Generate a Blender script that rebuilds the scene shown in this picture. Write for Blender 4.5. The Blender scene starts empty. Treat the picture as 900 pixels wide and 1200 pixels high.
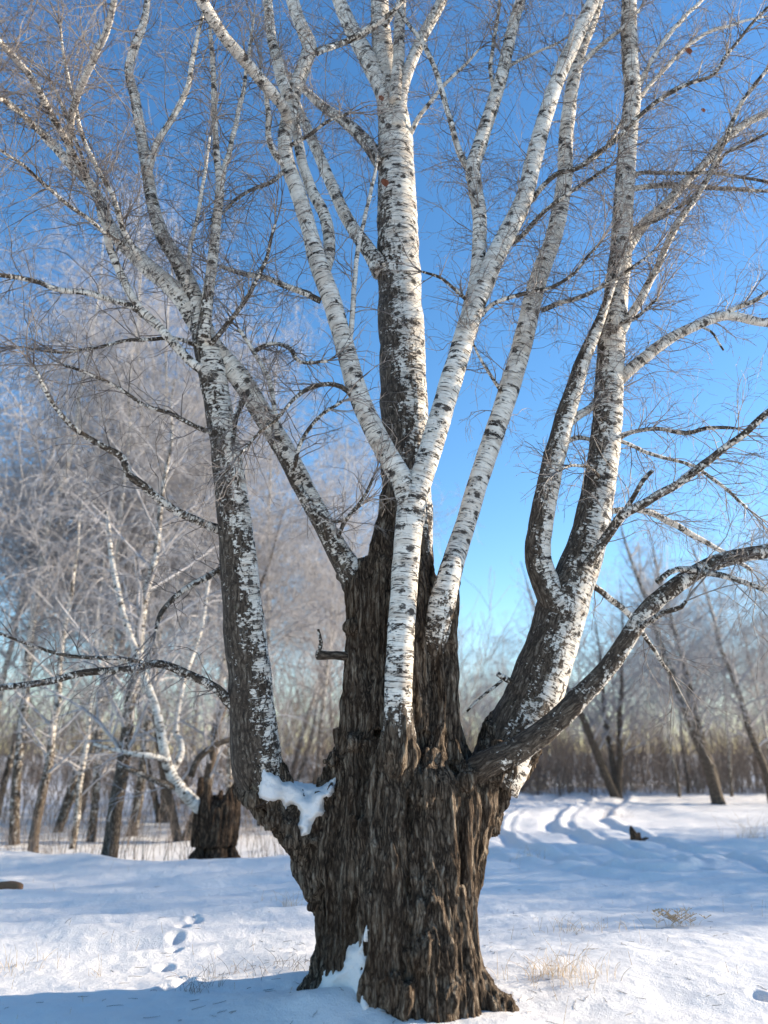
import bpy, bmesh, math, random
import numpy as np
from mathutils import Vector, noise

random.seed(7)
rng = np.random.default_rng(7)
R = math.radians
S = bpy.context.scene
COL = S.collection

# ------------------------------------------------------------ camera, sky, sun
F = 924.0                    # focal length in photo pixels (900 x 1200 frame)
PITCH = R(17.14)
CAMZ = 1.5
cam_d = bpy.data.cameras.new('camera')
cam = bpy.data.objects.new('camera', cam_d)
COL.objects.link(cam)
cam.location = (0, 0, CAMZ)
cam.rotation_euler = (R(90) + PITCH, 0, 0)
cam_d.sensor_fit = 'VERTICAL'
cam_d.sensor_height = 36.0
cam_d.lens = 36.0 * F / 1200.0
cam_d.clip_end = 3000
cam_d.dof.use_dof = True
cam_d.dof.focus_distance = 6.0
cam_d.dof.aperture_fstop = cam_d.lens / 30.0
S.camera = cam

SUN_EL, SUN_AZ = R(21), R(79)          # azimuth measured from straight ahead towards the right
W = bpy.data.worlds.new('World')
S.world = W
W.use_nodes = True
nt = W.node_tree
bg = nt.nodes['Background']
sky = nt.nodes.new('ShaderNodeTexSky')
sky.sky_type = 'NISHITA'
sky.sun_disc = False
sky.sun_elevation = SUN_EL
sky.sun_rotation = SUN_AZ
sky.air_density = 1.0
sky.dust_density = 0.2
sky.ozone_density = 2.2
hs = nt.nodes.new('ShaderNodeHueSaturation')      # crisp frosty air: a deeper blue
hs.inputs['Saturation'].default_value = 1.24
nt.links.new(sky.outputs[0], hs.inputs['Color'])
nt.links.new(hs.outputs[0], bg.inputs[0])
bg.inputs[1].default_value = 0.15
sl = bpy.data.lights.new('sun', 'SUN')
sl.energy = 5.0
sl.angle = R(0.5)
sl.color = (1.0, 0.86, 0.68)
so = bpy.data.objects.new('sun', sl)
COL.objects.link(so)
sd = Vector((math.sin(SUN_AZ) * math.cos(SUN_EL), math.cos(SUN_AZ) * math.cos(SUN_EL), math.sin(SUN_EL)))
so.rotation_euler = sd.to_track_quat('Z', 'Y').to_euler()
so.location = (30, 8, 15)
S.view_settings.view_transform = 'Standard'
S.view_settings.look = 'None'
S.view_settings.exposure = 0.88
S.view_settings.gamma = 1
S.view_settings.use_curve_mapping = False
S.cycles.max_bounces = 6

# ------------------------------------------------------------ helpers
CP, SP = math.cos(PITCH), math.sin(PITCH)

def P(u, v, Y):
    """point that stands Y metres ahead of the camera on the line through photo pixel (u, v); and metres per pixel there"""
    x = (u - 450) / F
    yu = -(v - 600) / F
    dy = CP - SP * yu
    dz = SP + CP * yu
    t = Y / dy
    return np.array((t * x, Y, CAMZ + t * dz)), t / F

def ground_dist(v):
    a = math.atan((v - 600) / F) - PITCH
    return CAMZ / math.tan(a)

def G(u, v):
    return P(u, v, ground_dist(v))[0]

def tag(o, label=None, cat=None, group=None, kind=None):
    if label: o['label'] = label
    if cat: o['category'] = cat
    if group: o['group'] = group
    if kind: o['kind'] = kind
    return o

def empty(name, loc=(0, 0, 0)):
    o = bpy.data.objects.new(name, None)
    o.empty_display_size = 0.2
    o.location = loc
    COL.objects.link(o)
    return o

def link(name, me, mat, parent=None, loc=None):
    o = bpy.data.objects.new(name, me)
    COL.objects.link(o)
    if mat is not None and not me.materials:
        me.materials.append(mat)
    if parent is not None:
        o.parent = parent
        o.location = -Vector(parent.location) if loc is None else loc
    elif loc is not None:
        o.location = loc
    return o

def mesh_np(name, V, Q, smooth=True):
    me = bpy.data.meshes.new(name)
    V = np.ascontiguousarray(V, dtype=np.float32)
    Q = np.ascontiguousarray(Q, dtype=np.int32)
    k = Q.shape[1]
    me.vertices.add(len(V))
    me.vertices.foreach_set('co', V.ravel())
    me.loops.add(Q.size)
    me.loops.foreach_set('vertex_index', Q.ravel())
    me.polygons.add(len(Q))
    me.polygons.foreach_set('loop_start', np.arange(0, Q.size, k, dtype=np.int32))
    me.polygons.foreach_set('loop_total', np.full(len(Q), k, dtype=np.int32))
    me.update(calc_edges=True)
    me.validate()
    if smooth:
        me.polygons.foreach_set('use_smooth', np.ones(len(me.polygons), dtype=bool))
    return me

def catmull(pts, n):
    """pts (N,k): smooth curve through them with n samples per span"""
    pts = np.asarray(pts, float)
    if len(pts) < 3:
        t = np.linspace(0, 1, n + 1)[:, None]
        return pts[0] * (1 - t) + pts[-1] * t
    e = np.vstack([2 * pts[0] - pts[1], pts, 2 * pts[-1] - pts[-2]])
    out = []
    for i in range(1, len(e) - 2):
        p0, p1, p2, p3 = e[i - 1:i + 3]
        for t in np.arange(n) / n:
            out.append(0.5 * ((2 * p1) + (p2 - p0) * t + (2 * p0 - 5 * p1 + 4 * p2 - p3) * t * t + (3 * p1 - p0 - 3 * p2 + p3) * t ** 3))
    out.append(e[-2])
    return np.array(out)

def resample(C, step):
    d = np.r_[0, np.cumsum(np.linalg.norm(np.diff(C[:, :3], axis=0), axis=1))]
    n = max(3, int(d[-1] / step) + 1)
    s = np.linspace(0, d[-1], n)
    return np.stack([np.interp(s, d, C[:, k]) for k in range(C.shape[1])], 1), s

def frames(C):
    T = np.gradient(C, axis=0)
    T /= np.linalg.norm(T, axis=1)[:, None] + 1e-9
    ref = np.array((0.13, -1.0, 0.07)); ref /= np.linalg.norm(ref)
    A = ref - (T @ ref)[:, None] * T
    A /= np.linalg.norm(A, axis=1)[:, None] + 1e-9
    B = np.cross(T, A)
    return T, A, B

def tubes_np(polys, radii, K=3):
    """many thin polylines -> one vertex and quad array"""
    by = {}
    for p, r in zip(polys, radii):
        by.setdefault(len(p), []).append((p, r))
    Vs, Qs, off = [], [], 0
    ang = np.arange(K) * 2 * math.pi / K
    for n, L in by.items():
        Pt = np.array([l[0] for l in L], float)
        Rr = np.array([l[1] for l in L], float)
        T = np.gradient(Pt, axis=1)
        T /= np.linalg.norm(T, axis=2)[..., None] + 1e-9
        m = T.mean(axis=1)
        ref = np.where(np.abs(m[:, 2:3]) > 0.8, np.array([[0., 1., 0.]]), np.array([[0., 0., 1.]]))[:, None, :]
        A = ref - (T * ref).sum(2)[..., None] * T
        A /= np.linalg.norm(A, axis=2)[..., None] + 1e-9
        B = np.cross(T, A)
        V = Pt[:, :, None, :] + Rr[:, :, None, None] * (np.cos(ang)[:, None] * A[:, :, None, :] + np.sin(ang)[:, None] * B[:, :, None, :])
        M = len(L)
        idx = np.arange(M * n * K).reshape(M, n, K)
        a = idx[:, :-1, :]; b = np.roll(a, -1, 2); d = idx[:, 1:, :]; c = np.roll(d, -1, 2)
        Qs.append(np.stack([a, b, c, d], -1).reshape(-1, 4) + off)
        Vs.append(V.reshape(-1, 3))
        off += M * n * K
    return np.vstack(Vs), np.vstack(Qs)

def limb_mesh(name, C, r, sides, age, bias=0.0, rough=0.06, seed=0.0, lump=0.0):
    """a limb: ring tube along C with lumpy radius, an attribute for the age of its bark plus painted left-side shade and one for bark coordinates"""
    C = np.asarray(C, float); r = np.asarray(r, float)
    s = np.r_[0, np.cumsum(np.linalg.norm(np.diff(C, axis=0), axis=1))]
    T, A, B = frames(C)
    ang = np.arange(sides) * 2 * math.pi / sides
    ca, sa = np.cos(ang), np.sin(ang)
    N = ca[None, :, None] * A[:, None, :] + sa[None, :, None] * B[:, None, :]
    rr = np.repeat(r[:, None], sides, 1)
    nz = np.zeros_like(rr)
    for i in range(len(C)):
        for j in range(sides):
            q = Vector((C[i, 0] * 3 + ca[j] * 1.1 + seed, sa[j] * 1.1, s[i] * 4.0))
            nz[i, j] = noise.noise(q) + 0.5 * noise.noise(q * 2.7)
    rr = rr * (1 + rough * nz)
    if lump:
        rr += lump * np.clip(np.array([[noise.noise(Vector((ca[j] * 1.5 + seed, sa[j] * 1.5, s[i] * 9))) for j in range(sides)] for i in range(len(C))]) - 0.1, 0, 1)
    V = C[:, None, :] + rr[..., None] * N
    n = len(C)
    idx = np.arange(n * sides).reshape(n, sides)
    a = idx[:-1]; b = np.roll(a, -1, 1); d = idx[1:]; c = np.roll(d, -1, 1)
    Q = np.stack([a, b, c, d], -1).reshape(-1, 4)
    Vf = np.vstack([V.reshape(-1, 3), C[0], C[-1]])
    i0, i1 = n * sides, n * sides + 1
    cap = [[idx[0, (j + 1) % sides], idx[0, j], i0, i0] for j in range(sides)] + [[idx[-1, j], idx[-1, (j + 1) % sides], i1, i1] for j in range(sides)]
    me = bpy.data.meshes.new(name)
    faces = Q.tolist() + [f[:3] for f in cap]
    me.from_pydata(Vf.tolist(), [], faces)
    me.polygons.foreach_set('use_smooth', np.ones(len(me.polygons), dtype=bool))
    ag = np.repeat(np.asarray(age, float)[:, None], sides, 1) - bias * N[..., 0]  # bias darkens the left side: old bark there, plus shade put into colour
    at = me.attributes.new('bark_age_shade', 'FLOAT', 'POINT')
    at.data.foreach_set('value', np.r_[ag.ravel(), age[0], age[-1]].astype(np.float32))
    ringr = float(np.mean(r))
    bk = np.stack([np.repeat(r[:, None], sides, 1) * ca + seed, np.repeat(r[:, None], sides, 1) * sa, np.repeat(s[:, None], sides, 1)], -1)
    bk = np.vstack([bk.reshape(-1, 3), [seed, 0, 0], [seed, 0, s[-1]]])
    at = me.attributes.new('bark_co', 'FLOAT_VECTOR', 'POINT')
    at.data.foreach_set('vector', bk.astype(np.float32).ravel())
    me.update()
    return me

def remesh(V_list, F_list, voxel, smooth_it=2):
    """fuse overlapping closed bodies into one skin"""
    me = bpy.data.meshes.new('fuse')
    vs, fs, off = [], [], 0
    for v, f in zip(V_list, F_list):
        vs += [tuple(x) for x in v]
        fs += [[i + off for i in q] for q in f]
        off += len(v)
    me.from_pydata(vs, [], fs)
    o = bpy.data.objects.new('fuse', me)
    COL.objects.link(o)
    m = o.modifiers.new('r', 'REMESH'); m.mode = 'VOXEL'; m.voxel_size = voxel; m.use_smooth_shade = True
    if smooth_it:
        m2 = o.modifiers.new('s', 'SMOOTH'); m2.iterations = smooth_it; m2.factor = 0.5
    dg = bpy.context.evaluated_depsgraph_get()
    res = bpy.data.meshes.new_from_object(o.evaluated_get(dg))
    bpy.data.objects.remove(o)
    bpy.data.meshes.remove(me)
    return res

def closed_tube(C, r, sides=14, squash=1.0):
    C = np.asarray(C, float); r = np.asarray(r, float)
    T, A, B = frames(C)
    ang = np.arange(sides) * 2 * math.pi / sides
    V = C[:, None, :] + r[:, None, None] * (np.cos(ang)[None, :, None] * A[:, None, :] * squash + np.sin(ang)[None, :, None] * B[:, None, :])
    n = len(C)
    idx = np.arange(n * sides).reshape(n, sides)
    a = idx[:-1]; b = np.roll(a, -1, 1); d = idx[1:]; c = np.roll(d, -1, 1)
    Fc = np.stack([a, b, c, d], -1).reshape(-1, 4).tolist()
    Fc.append(idx[0][::-1].tolist()); Fc.append(idx[-1].tolist())
    return V.reshape(-1, 3), Fc

def px_tube(pts, n=6, sides=14, squash=1.0):
    """pts: (u, v, r_px, Y)"""
    W_ = []
    for (u, v, r, Y) in pts:
        p, m = P(u, v, Y)
        W_.append((*p, r * m))
    C = catmull(W_, n)
    return closed_tube(C[:, :3], np.clip(C[:, 3], 0.004, 9), sides, squash)

def n3(a, sc, off=0.0):
    return np.array([noise.noise(Vector((x * sc[0] + off, y * sc[1] + off, z * sc[2]))) for x, y, z in a])

# ------------------------------------------------------------ materials
def mat(name):
    m = bpy.data.materials.new(name)
    m.use_nodes = True
    t = m.node_tree
    return m, t, t.nodes['Principled BSDF']

def N(t, kind, **kw):
    n = t.nodes.new(kind)
    for k, v in kw.items():
        setattr(n, k, v)
    return n

def mapped(t, src, scale):
    m = N(t, 'ShaderNodeMapping'); m.vector_type = 'POINT'
    m.inputs['Scale'].default_value = scale
    t.links.new(src, m.inputs['Vector'])
    return m.outputs[0]

def tex(t, vec, scale, detail=4, rough=0.6, dist=0.0):
    n = N(t, 'ShaderNodeTexNoise')
    n.inputs['Scale'].default_value = scale; n.inputs['Detail'].default_value = detail
    n.inputs['Roughness'].default_value = rough; n.inputs['Distortion'].default_value = dist
    t.links.new(vec, n.inputs['Vector'])
    return n.outputs['Fac']

def ramp(t, fac, stops):
    r = N(t, 'ShaderNodeValToRGB')
    el = r.color_ramp.elements
    while len(el) < len(stops): el.new(0.5)
    for e, (p, c) in zip(el, stops):
        e.position = p
        e.color = c if len(c) == 4 else (*c, 1)
    t.links.new(fac, r.inputs[0])
    return r.outputs[0]

def step(t, fac, a, b):
    m = N(t, 'ShaderNodeMapRange'); m.interpolation_type = 'SMOOTHSTEP'
    m.inputs['From Min'].default_value = a; m.inputs['From Max'].default_value = b
    t.links.new(fac, m.inputs['Value'])
    return m.outputs[0]

def mix(t, fac, a, b):
    m = N(t, 'ShaderNodeMix'); m.data_type = 'RGBA'
    if isinstance(fac, float): m.inputs[0].default_value = fac
    else: t.links.new(fac, m.inputs[0])
    for i, c in ((6, a), (7, b)):
        if isinstance(c, tuple): m.inputs[i].default_value = (*c, 1)
        else: t.links.new(c, m.inputs[i])
    return m.outputs[2]

def math_(t, op, a, b):
    m = N(t, 'ShaderNodeMath', operation=op)
    for i, c in ((0, a), (1, b)):
        if isinstance(c, (int, float)): m.inputs[i].default_value = c
        else: t.links.new(c, m.inputs[i])
    return m.outputs[0]

def bump(t, bsdf, h, strength, dist):
    b = N(t, 'ShaderNodeBump')
    b.inputs['Strength'].default_value = strength; b.inputs['Distance'].default_value = dist
    t.links.new(h, b.inputs['Height'])
    t.links.new(b.outputs[0], bsdf.inputs['Normal'])

def birch_bark():
    m, t, b = mat('birch_bark')
    co = N(t, 'ShaderNodeAttribute', attribute_name='bark_co').outputs['Vector']
    age = N(t, 'ShaderNodeAttribute', attribute_name='bark_age_shade').outputs['Fac']
    # papery white with faint warm and grey bands
    band = tex(t, mapped(t, co, (4, 4, 22)), 1.0, 4)
    white = ramp(t, band, [(0.25, (0.46, 0.37, 0.29)), (0.42, (0.67, 0.60, 0.51)), (0.6, (0.82, 0.775, 0.69)), (0.8, (0.60, 0.51, 0.42))])
    dens = math_(t, 'MULTIPLY', math_(t, 'SUBTRACT', tex(t, mapped(t, co, (2.2, 2.2, 2.6)), 1.0, 2), 0.5), 0.22)
    stain = step(t, tex(t, mapped(t, co, (3, 3, 4)), 1.0, 5, 0.65), 0.48, 0.68)
    white = mix(t, math_(t, 'MULTIPLY', stain, 0.42), white, (0.40, 0.32, 0.25))
    # fine lenticels, thin dark dashes across the stem
    len_ = step(t, tex(t, mapped(t, co, (13, 13, 130)), 1.0, 3), 0.57, 0.63)
    len2 = step(t, tex(t, mapped(t, co, (7, 7, 62)), 1.0, 4, 0.6), 0.585, 0.62)
    # broad black scars
    scar = step(t, math_(t, 'ADD', tex(t, mapped(t, co, (7, 7, 19)), 1.0, 6, 0.68, 0.3), dens), 0.575, 0.61)
    # chevrons where side twigs once stood
    vor = N(t, 'ShaderNodeTexVoronoi'); vor.inputs['Scale'].default_value = 1.0
    t.links.new(mapped(t, co, (7.5, 7.5, 9)), vor.inputs['Vector'])
    wn = tex(t, mapped(t, co, (30, 30, 70)), 1.0, 4, 0.7)
    vs = step(t, math_(t, 'ADD', vor.outputs['Distance'], math_(t, 'MULTIPLY', wn, 0.55)), 0.53, 0.45)
    gap = step(t, tex(t, mapped(t, co, (50, 50, 90)), 1.0, 3, 0.7), 0.36, 0.46)
    dark = math_(t, 'MAXIMUM', math_(t, 'MAXIMUM', math_(t, 'MULTIPLY', len_, 0.38), math_(t, 'MULTIPLY', scar, gap)), math_(t, 'MAXIMUM', math_(t, 'MULTIPLY', vs, 0.95), math_(t, 'MULTIPLY', len2, 0.85)))
    c1 = mix(t, dark, white, (0.035, 0.027, 0.022))
    # old furrowed bark, with painted left-side shade, spreading over the white
    n1 = tex(t, mapped(t, co, (14, 14, 7)), 1.0, 6, 0.7, 0.4)
    n2 = tex(t, mapped(t, co, (30, 30, 55)), 1.0, 4, 0.7)
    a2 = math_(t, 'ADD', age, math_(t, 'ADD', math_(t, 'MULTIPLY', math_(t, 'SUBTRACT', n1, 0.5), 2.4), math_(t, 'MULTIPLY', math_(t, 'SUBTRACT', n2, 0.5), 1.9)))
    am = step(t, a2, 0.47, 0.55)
    vk = N(t, 'ShaderNodeTexVoronoi'); vk.feature = 'DISTANCE_TO_EDGE'; vk.inputs['Scale'].default_value = 1.0
    wv = N(t, 'ShaderNodeVectorMath', operation='MULTIPLY_ADD')
    wn2 = N(t, 'ShaderNodeTexNoise'); wn2.inputs['Scale'].default_value = 9.0; wn2.inputs['Detail'].default_value = 4
    t.links.new(co, wn2.inputs['Vector']); t.links.new(wn2.outputs['Color'], wv.inputs[0]); wv.inputs[1].default_value = (0.06, 0.06, 0.15); t.links.new(co, wv.inputs[2])
    t.links.new(mapped(t, wv.outputs[0], (34, 34, 7)), vk.inputs['Vector'])
    f = math_(t, 'ADD', math_(t, 'MULTIPLY', step(t, vk.outputs['Distance'], 0.02, 0.3), 0.13), math_(t, 'MULTIPLY', tex(t, mapped(t, wv.outputs[0], (60, 60, 20)), 1.0, 7, 0.78, 0.3), 0.90))
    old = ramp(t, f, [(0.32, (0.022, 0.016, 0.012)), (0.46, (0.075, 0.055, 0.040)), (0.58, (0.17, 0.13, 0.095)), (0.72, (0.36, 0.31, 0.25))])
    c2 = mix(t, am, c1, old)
    # a little grey-green lichen
    li = step(t, tex(t, mapped(t, co, (7, 7, 7)), 1.0, 5, 0.7), 0.60, 0.70)
    c3 = mix(t, math_(t, 'MULTIPLY', li, 0.25), c2, (0.25, 0.25, 0.16))
    t.links.new(c3, b.inputs['Base Color'])
    b.inputs['Roughness'].default_value = 0.75
    b.inputs['Specular IOR Level'].default_value = 0.25
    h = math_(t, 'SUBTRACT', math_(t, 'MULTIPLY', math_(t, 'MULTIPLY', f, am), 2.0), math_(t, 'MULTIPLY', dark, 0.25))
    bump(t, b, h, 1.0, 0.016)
    return m

def old_bark(name, dark=(0.022, 0.015, 0.011), mid=(0.115, 0.083, 0.058), light=(0.30, 0.225, 0.16), pale=(0.55, 0.46, 0.35)):
    m, t, b = mat(name)
    co = N(t, 'ShaderNodeTexCoord').outputs['Object']
    wv = N(t, 'ShaderNodeTexNoise'); wv.inputs['Scale'].default_value = 5.0; wv.inputs['Detail'].default_value = 4
    t.links.new(co, wv.inputs['Vector'])
    va = N(t, 'ShaderNodeVectorMath', operation='MULTIPLY_ADD')
    t.links.new(wv.outputs['Color'], va.inputs[0]); va.inputs[1].default_value = (0.07, 0.07, 0.22); t.links.new(co, va.inputs[2])
    wco = va.outputs[0]
    def cracks(sc):
        v = N(t, 'ShaderNodeTexVoronoi'); v.feature = 'DISTANCE_TO_EDGE'; v.inputs['Scale'].default_value = 1.0
        t.links.new(mapped(t, wco, sc), v.inputs['Vector'])
        return v.outputs['Distance']
    k1 = step(t, cracks((19, 19, 2.1)), 0.02, 0.30)
    k2 = step(t, cracks((50, 50, 8)), 0.02, 0.34)
    g = tex(t, mapped(t, wco, (120, 120, 30)), 1.0, 7, 0.75, 0.2)
    f = tex(t, mapped(t, wco, (30, 30, 3.5)), 1.0, 6, 0.7, 0.2)
    pl = math_(t, 'ADD', math_(t, 'MULTIPLY', k1, 0.5), math_(t, 'MULTIPLY', k2, 0.5))
    fg = math_(t, 'ADD', math_(t, 'MULTIPLY', pl, 0.34), math_(t, 'ADD', math_(t, 'MULTIPLY', f, 0.26), math_(t, 'MULTIPLY', g, 0.68)))
    base = ramp(t, fg, [(0.42, dark), (0.56, mid), (0.70, light), (0.86, pale)])
    big = step(t, tex(t, co, 2.2, 4, 0.6), 0.45, 0.68)
    c = mix(t, math_(t, 'MULTIPLY', big, 0.35), base, mix(t, g, (0.03, 0.017, 0.01), (0.17, 0.095, 0.05)))
    li = step(t, tex(t, mapped(t, co, (9, 9, 5)), 1.0, 6, 0.7), 0.57, 0.66)
    c = mix(t, math_(t, 'MULTIPLY', math_(t, 'MULTIPLY', li, pl), 0.75), c, mix(t, g, (0.06, 0.06, 0.05), (0.28, 0.27, 0.22)))
    t.links.new(c, b.inputs['Base Color'])
    b.inputs['Roughness'].default_value = 0.9
    b.inputs['Specular IOR Level'].default_value = 0.15
    bump(t, b, fg, 1.0, 0.075)
    return m

def twig_mat(name, c1, c2):
    m, t, b = mat(name)
    co = N(t, 'ShaderNodeTexCoord').outputs['Object']
    c = mix(t, step(t, tex(t, co, 7.0, 4, 0.7), 0.35, 0.65), c1, c2)
    t.links.new(c, b.inputs['Base Color'])
    b.inputs['Roughness'].default_value = 0.55
    return m

def snow_mat():
    m, t, b = mat('snow')
    co = N(t, 'ShaderNodeTexCoord').outputs['Object']
    big = tex(t, co, 0.8, 5, 0.6)
    c = mix(t, big, (0.78, 0.755, 0.73), (0.85, 0.825, 0.795))
    # bits of bark and seed husk blown over the crust
    hus = step(t, tex(t, co, 38.0, 3, 0.7), 0.69, 0.73)
    pat = step(t, tex(t, co, 0.9, 3), 0.46, 0.62)
    c = mix(t, math_(t, 'MULTIPLY', math_(t, 'MULTIPLY', hus, pat), 0.5), c, (0.46, 0.38, 0.27))
    t.links.new(c, b.inputs['Base Color'])
    b.inputs['Roughness'].default_value = 0.55
    b.inputs['Specular IOR Level'].default_value = 0.3
    h = math_(t, 'ADD', tex(t, co, 9.0, 6, 0.68), math_(t, 'MULTIPLY', tex(t, co, 90.0, 4, 0.7), 0.3))
    bump(t, b, h, 0.7, 0.04)
    return m

def plain(name, c1, c2, sc=12.0, rough=0.8):
    m, t, b = mat(name)
    co = N(t, 'ShaderNodeTexCoord').outputs['Object']
    t.links.new(mix(t, tex(t, co, sc, 5, 0.7), c1, c2), b.inputs['Base Color'])
    b.inputs['Roughness'].default_value = rough
    return m

M_BIRCH = birch_bark()
M_OLD = old_bark('old_furrowed_bark')
M_STUMP = old_bark('stump_bark', (0.02, 0.014, 0.01), (0.07, 0.045, 0.03), (0.17, 0.11, 0.07), (0.28, 0.20, 0.13))
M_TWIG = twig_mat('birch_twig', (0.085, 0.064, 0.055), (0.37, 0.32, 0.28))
M_BGTWIG = twig_mat('distant_twig', (0.32, 0.30, 0.30), (0.50, 0.475, 0.465))  # paled towards grey: distance haze put into the colour
M_BRUSH = twig_mat('brush_stem', (0.16, 0.115, 0.088), (0.31, 0.245, 0.20))
M_GRASS = twig_mat('dry_grass', (0.52, 0.36, 0.20), (0.68, 0.52, 0.34))
M_YELLOW = twig_mat('yellow_stalk', (0.55, 0.46, 0.10), (0.65, 0.56, 0.2))
M_SNOW = snow_mat()
M_LEAF = plain('dead_leaf', (0.26, 0.09, 0.05), (0.40, 0.17, 0.09))
M_CUT = plain('cut_wood', (0.10, 0.05, 0.025), (0.26, 0.14, 0.07), 40)

# ------------------------------------------------------------ ground
def fbm(x, y, sc, seed, octv=4):
    """value noise on a lattice, vectorised"""
    out = np.zeros_like(x); amp = 1.0; tot = 0
    for o in range(octv):
        X = x * sc + seed * 17.3 + o * 31.7; Yy = y * sc + seed * 9.1 - o * 12.9
        xi = np.floor(X).astype(np.int64); yi = np.floor(Yy).astype(np.int64)
        fx = X - xi; fy = Yy - yi
        fx = fx * fx * fx * (fx * (fx * 6 - 15) + 10); fy = fy * fy * fy * (fy * (fy * 6 - 15) + 10)
        def h(a, b):
            n = (a * 374761393 + b * 668265263 + (seed * 7919 + o) * 362437) & 0xFFFFFFFF
            n = ((n ^ (n >> 13)) * 1274126177) & 0xFFFFFFFF
            return ((n ^ (n >> 16)) & 0xFFFF) / 65535.0
        v = (h(xi, yi) * (1 - fx) + h(xi + 1, yi) * fx) * (1 - fy) + (h(xi, yi + 1) * (1 - fx) + h(xi + 1, yi + 1) * fx) * fy
        out += amp * (v - 0.5); tot += amp
        amp *= 0.5; sc *= 2.03
    return out / tot * 2

def seg_dist(x, y, pts):
    """signed distance to a polyline and the run along it"""
    best = np.full_like(x, 1e9); sgn = np.zeros_like(x)
    for (ax, ay), (bx, by) in zip(pts[:-1], pts[1:]):
        dx, dy = bx - ax, by - ay; L2 = dx * dx + dy * dy
        t = np.clip(((x - ax) * dx + (y - ay) * dy) / L2, 0, 1)
        px, py = ax + t * dx, ay + t * dy
        d = np.hypot(x - px, y - py)
        m = d < best
        best = np.where(m, d, best)
        sgn = np.where(m, np.sign((x - ax) * dy - (y - ay) * dx), sgn)
    return best * sgn

curve_px = [(760, 1006), (715, 1001), (672, 990), (640, 976), (628, 964), (636, 953), (656, 945), (676, 938), (684, 931), (676, 926)]
curve_w = catmull([G(u, v)[:2] for u, v in curve_px], 6)
road = [(-30, -4.2), (-4.2, 8.6), (-1, 10.0), (6.3, 13.4), (30, 22)]
prints = [(224, 1078), (214, 1087), (206, 1096), (205, 1112), (193, 1128), (207, 1142), (196, 1156), (228, 1082), (236, 1062), (216, 1150), (889, 1166)]
prints_w = [G(u, v)[:2] for u, v in prints]

def height(x, y):
    r = np.hypot(x, y)
    h = 0.07 * fbm(x, y, 0.28, 1, 3) * np.clip(r / 3, 0, 1)
    h += 0.045 * fbm(x * 0.75 + 0.3 * y, y * 1.2, 0.9, 2, 4)
    h += 0.016 * fbm(x, y, 3.2, 3, 3)
    # wind-blown ribs
    h += 0.018 * np.clip(fbm(x * 0.45 + y * 0.15, y * 1.6, 1.5, 5, 3), -1, 1)
    h += 0.007 * fbm(x, y, 9.0, 21, 3) * (r < 16)
    # the trodden track that crosses behind the tree
    d = seg_dist(x, y, road)
    wob = d + 0.15 * fbm(x, y, 0.35, 8, 2)
    for c, w, dp in ((-0.85, 0.20, 0.085), (-0.35, 0.13, 0.035), (0.35, 0.14, 0.045), (0.85, 0.20, 0.085), (1.9, 0.18, 0.06), (-1.7, 0.16, 0.04)):
        h -= dp * np.exp(-((wob - c) / w) ** 2)
        h += 0.45 * dp * np.exp(-((wob - c - 2.0 * w) / (0.8 * w)) ** 2)
    # bank beyond the track on the left side, the wood floor lies lower behind it
    wl = 1 / (1 + np.exp((x - 0.5) / 0.7))
    crest = 12.9 + 0.25 * fbm(x, y * 0, 0.4, 11, 2)
    h += wl * (0.10 * np.exp(-((y - crest + 0.5) / 0.7) ** 2) + 0.07 * fbm(x, y, 1.3, 12, 3) * np.exp(-((y - 12.2) / 0.9) ** 2))
    h -= wl * 0.32 / (1 + np.exp(-(y - crest - 0.5) / 0.25))
    # winding vehicle ruts on the right
    dc = seg_dist(x, y, curve_w)
    wo = dc + 0.12 * fbm(x, y, 0.5, 14, 2)
    for c, w, dp in ((-1.9, 0.2, 0.05), (-0.95, 0.15, 0.075), (-0.6, 0.1, 0.03), (0.35, 0.15, 0.07), (0.75, 0.1, 0.03), (1.55, 0.15, 0.06)):
        h -= dp * np.exp(-((wo - c) / w) ** 2)
        h += 0.8 * dp * np.exp(-((wo - c - 1.8 * w) / (0.7 * w)) ** 2)
    # lip of drifted snow, right of the ruts
    wr = 1 / (1 + np.exp(-(x - 1.6) / 0.6))
    h += wr * 0.10 * np.exp(-((y - 14.1 - 0.22 * (x - 2)) / 0.5) ** 2)
    h += wr * 0.10 * np.clip(fbm(x, y, 0.45, 16, 4), -1, 1) * np.clip((y - 14) / 4, 0, 1)
    # footprints
    for i, (px, py) in enumerate(prints_w):
        a = 0.048 + 0.014 * ((i * 37) % 5) / 5
        dd = ((x - px) / a) ** 2 + ((y - py) / (a * 1.5)) ** 2
        h += -0.055 * np.exp(-dd ** 1.5) + 0.010 * np.exp(-((np.sqrt(dd) - 1.5) / 0.4) ** 2)
    # snow banked up against the old trunk
    q = ((x + 0.30) / 0.40) ** 2 + ((y - 5.45) / 0.28) ** 2
    h += 0.13 * np.exp(-q)
    q = ((x - 0.3) / 1.3) ** 2 + ((y - 6.0) / 1.0) ** 2
    h += 0.03 * np.exp(-q)
    # far land rises a little
    h += np.clip((r - 45) / 300, 0, 1) * 2.0
    return h

def Z(x, y):
    return float(height(np.array([x], float), np.array([y], float))[0])

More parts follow.
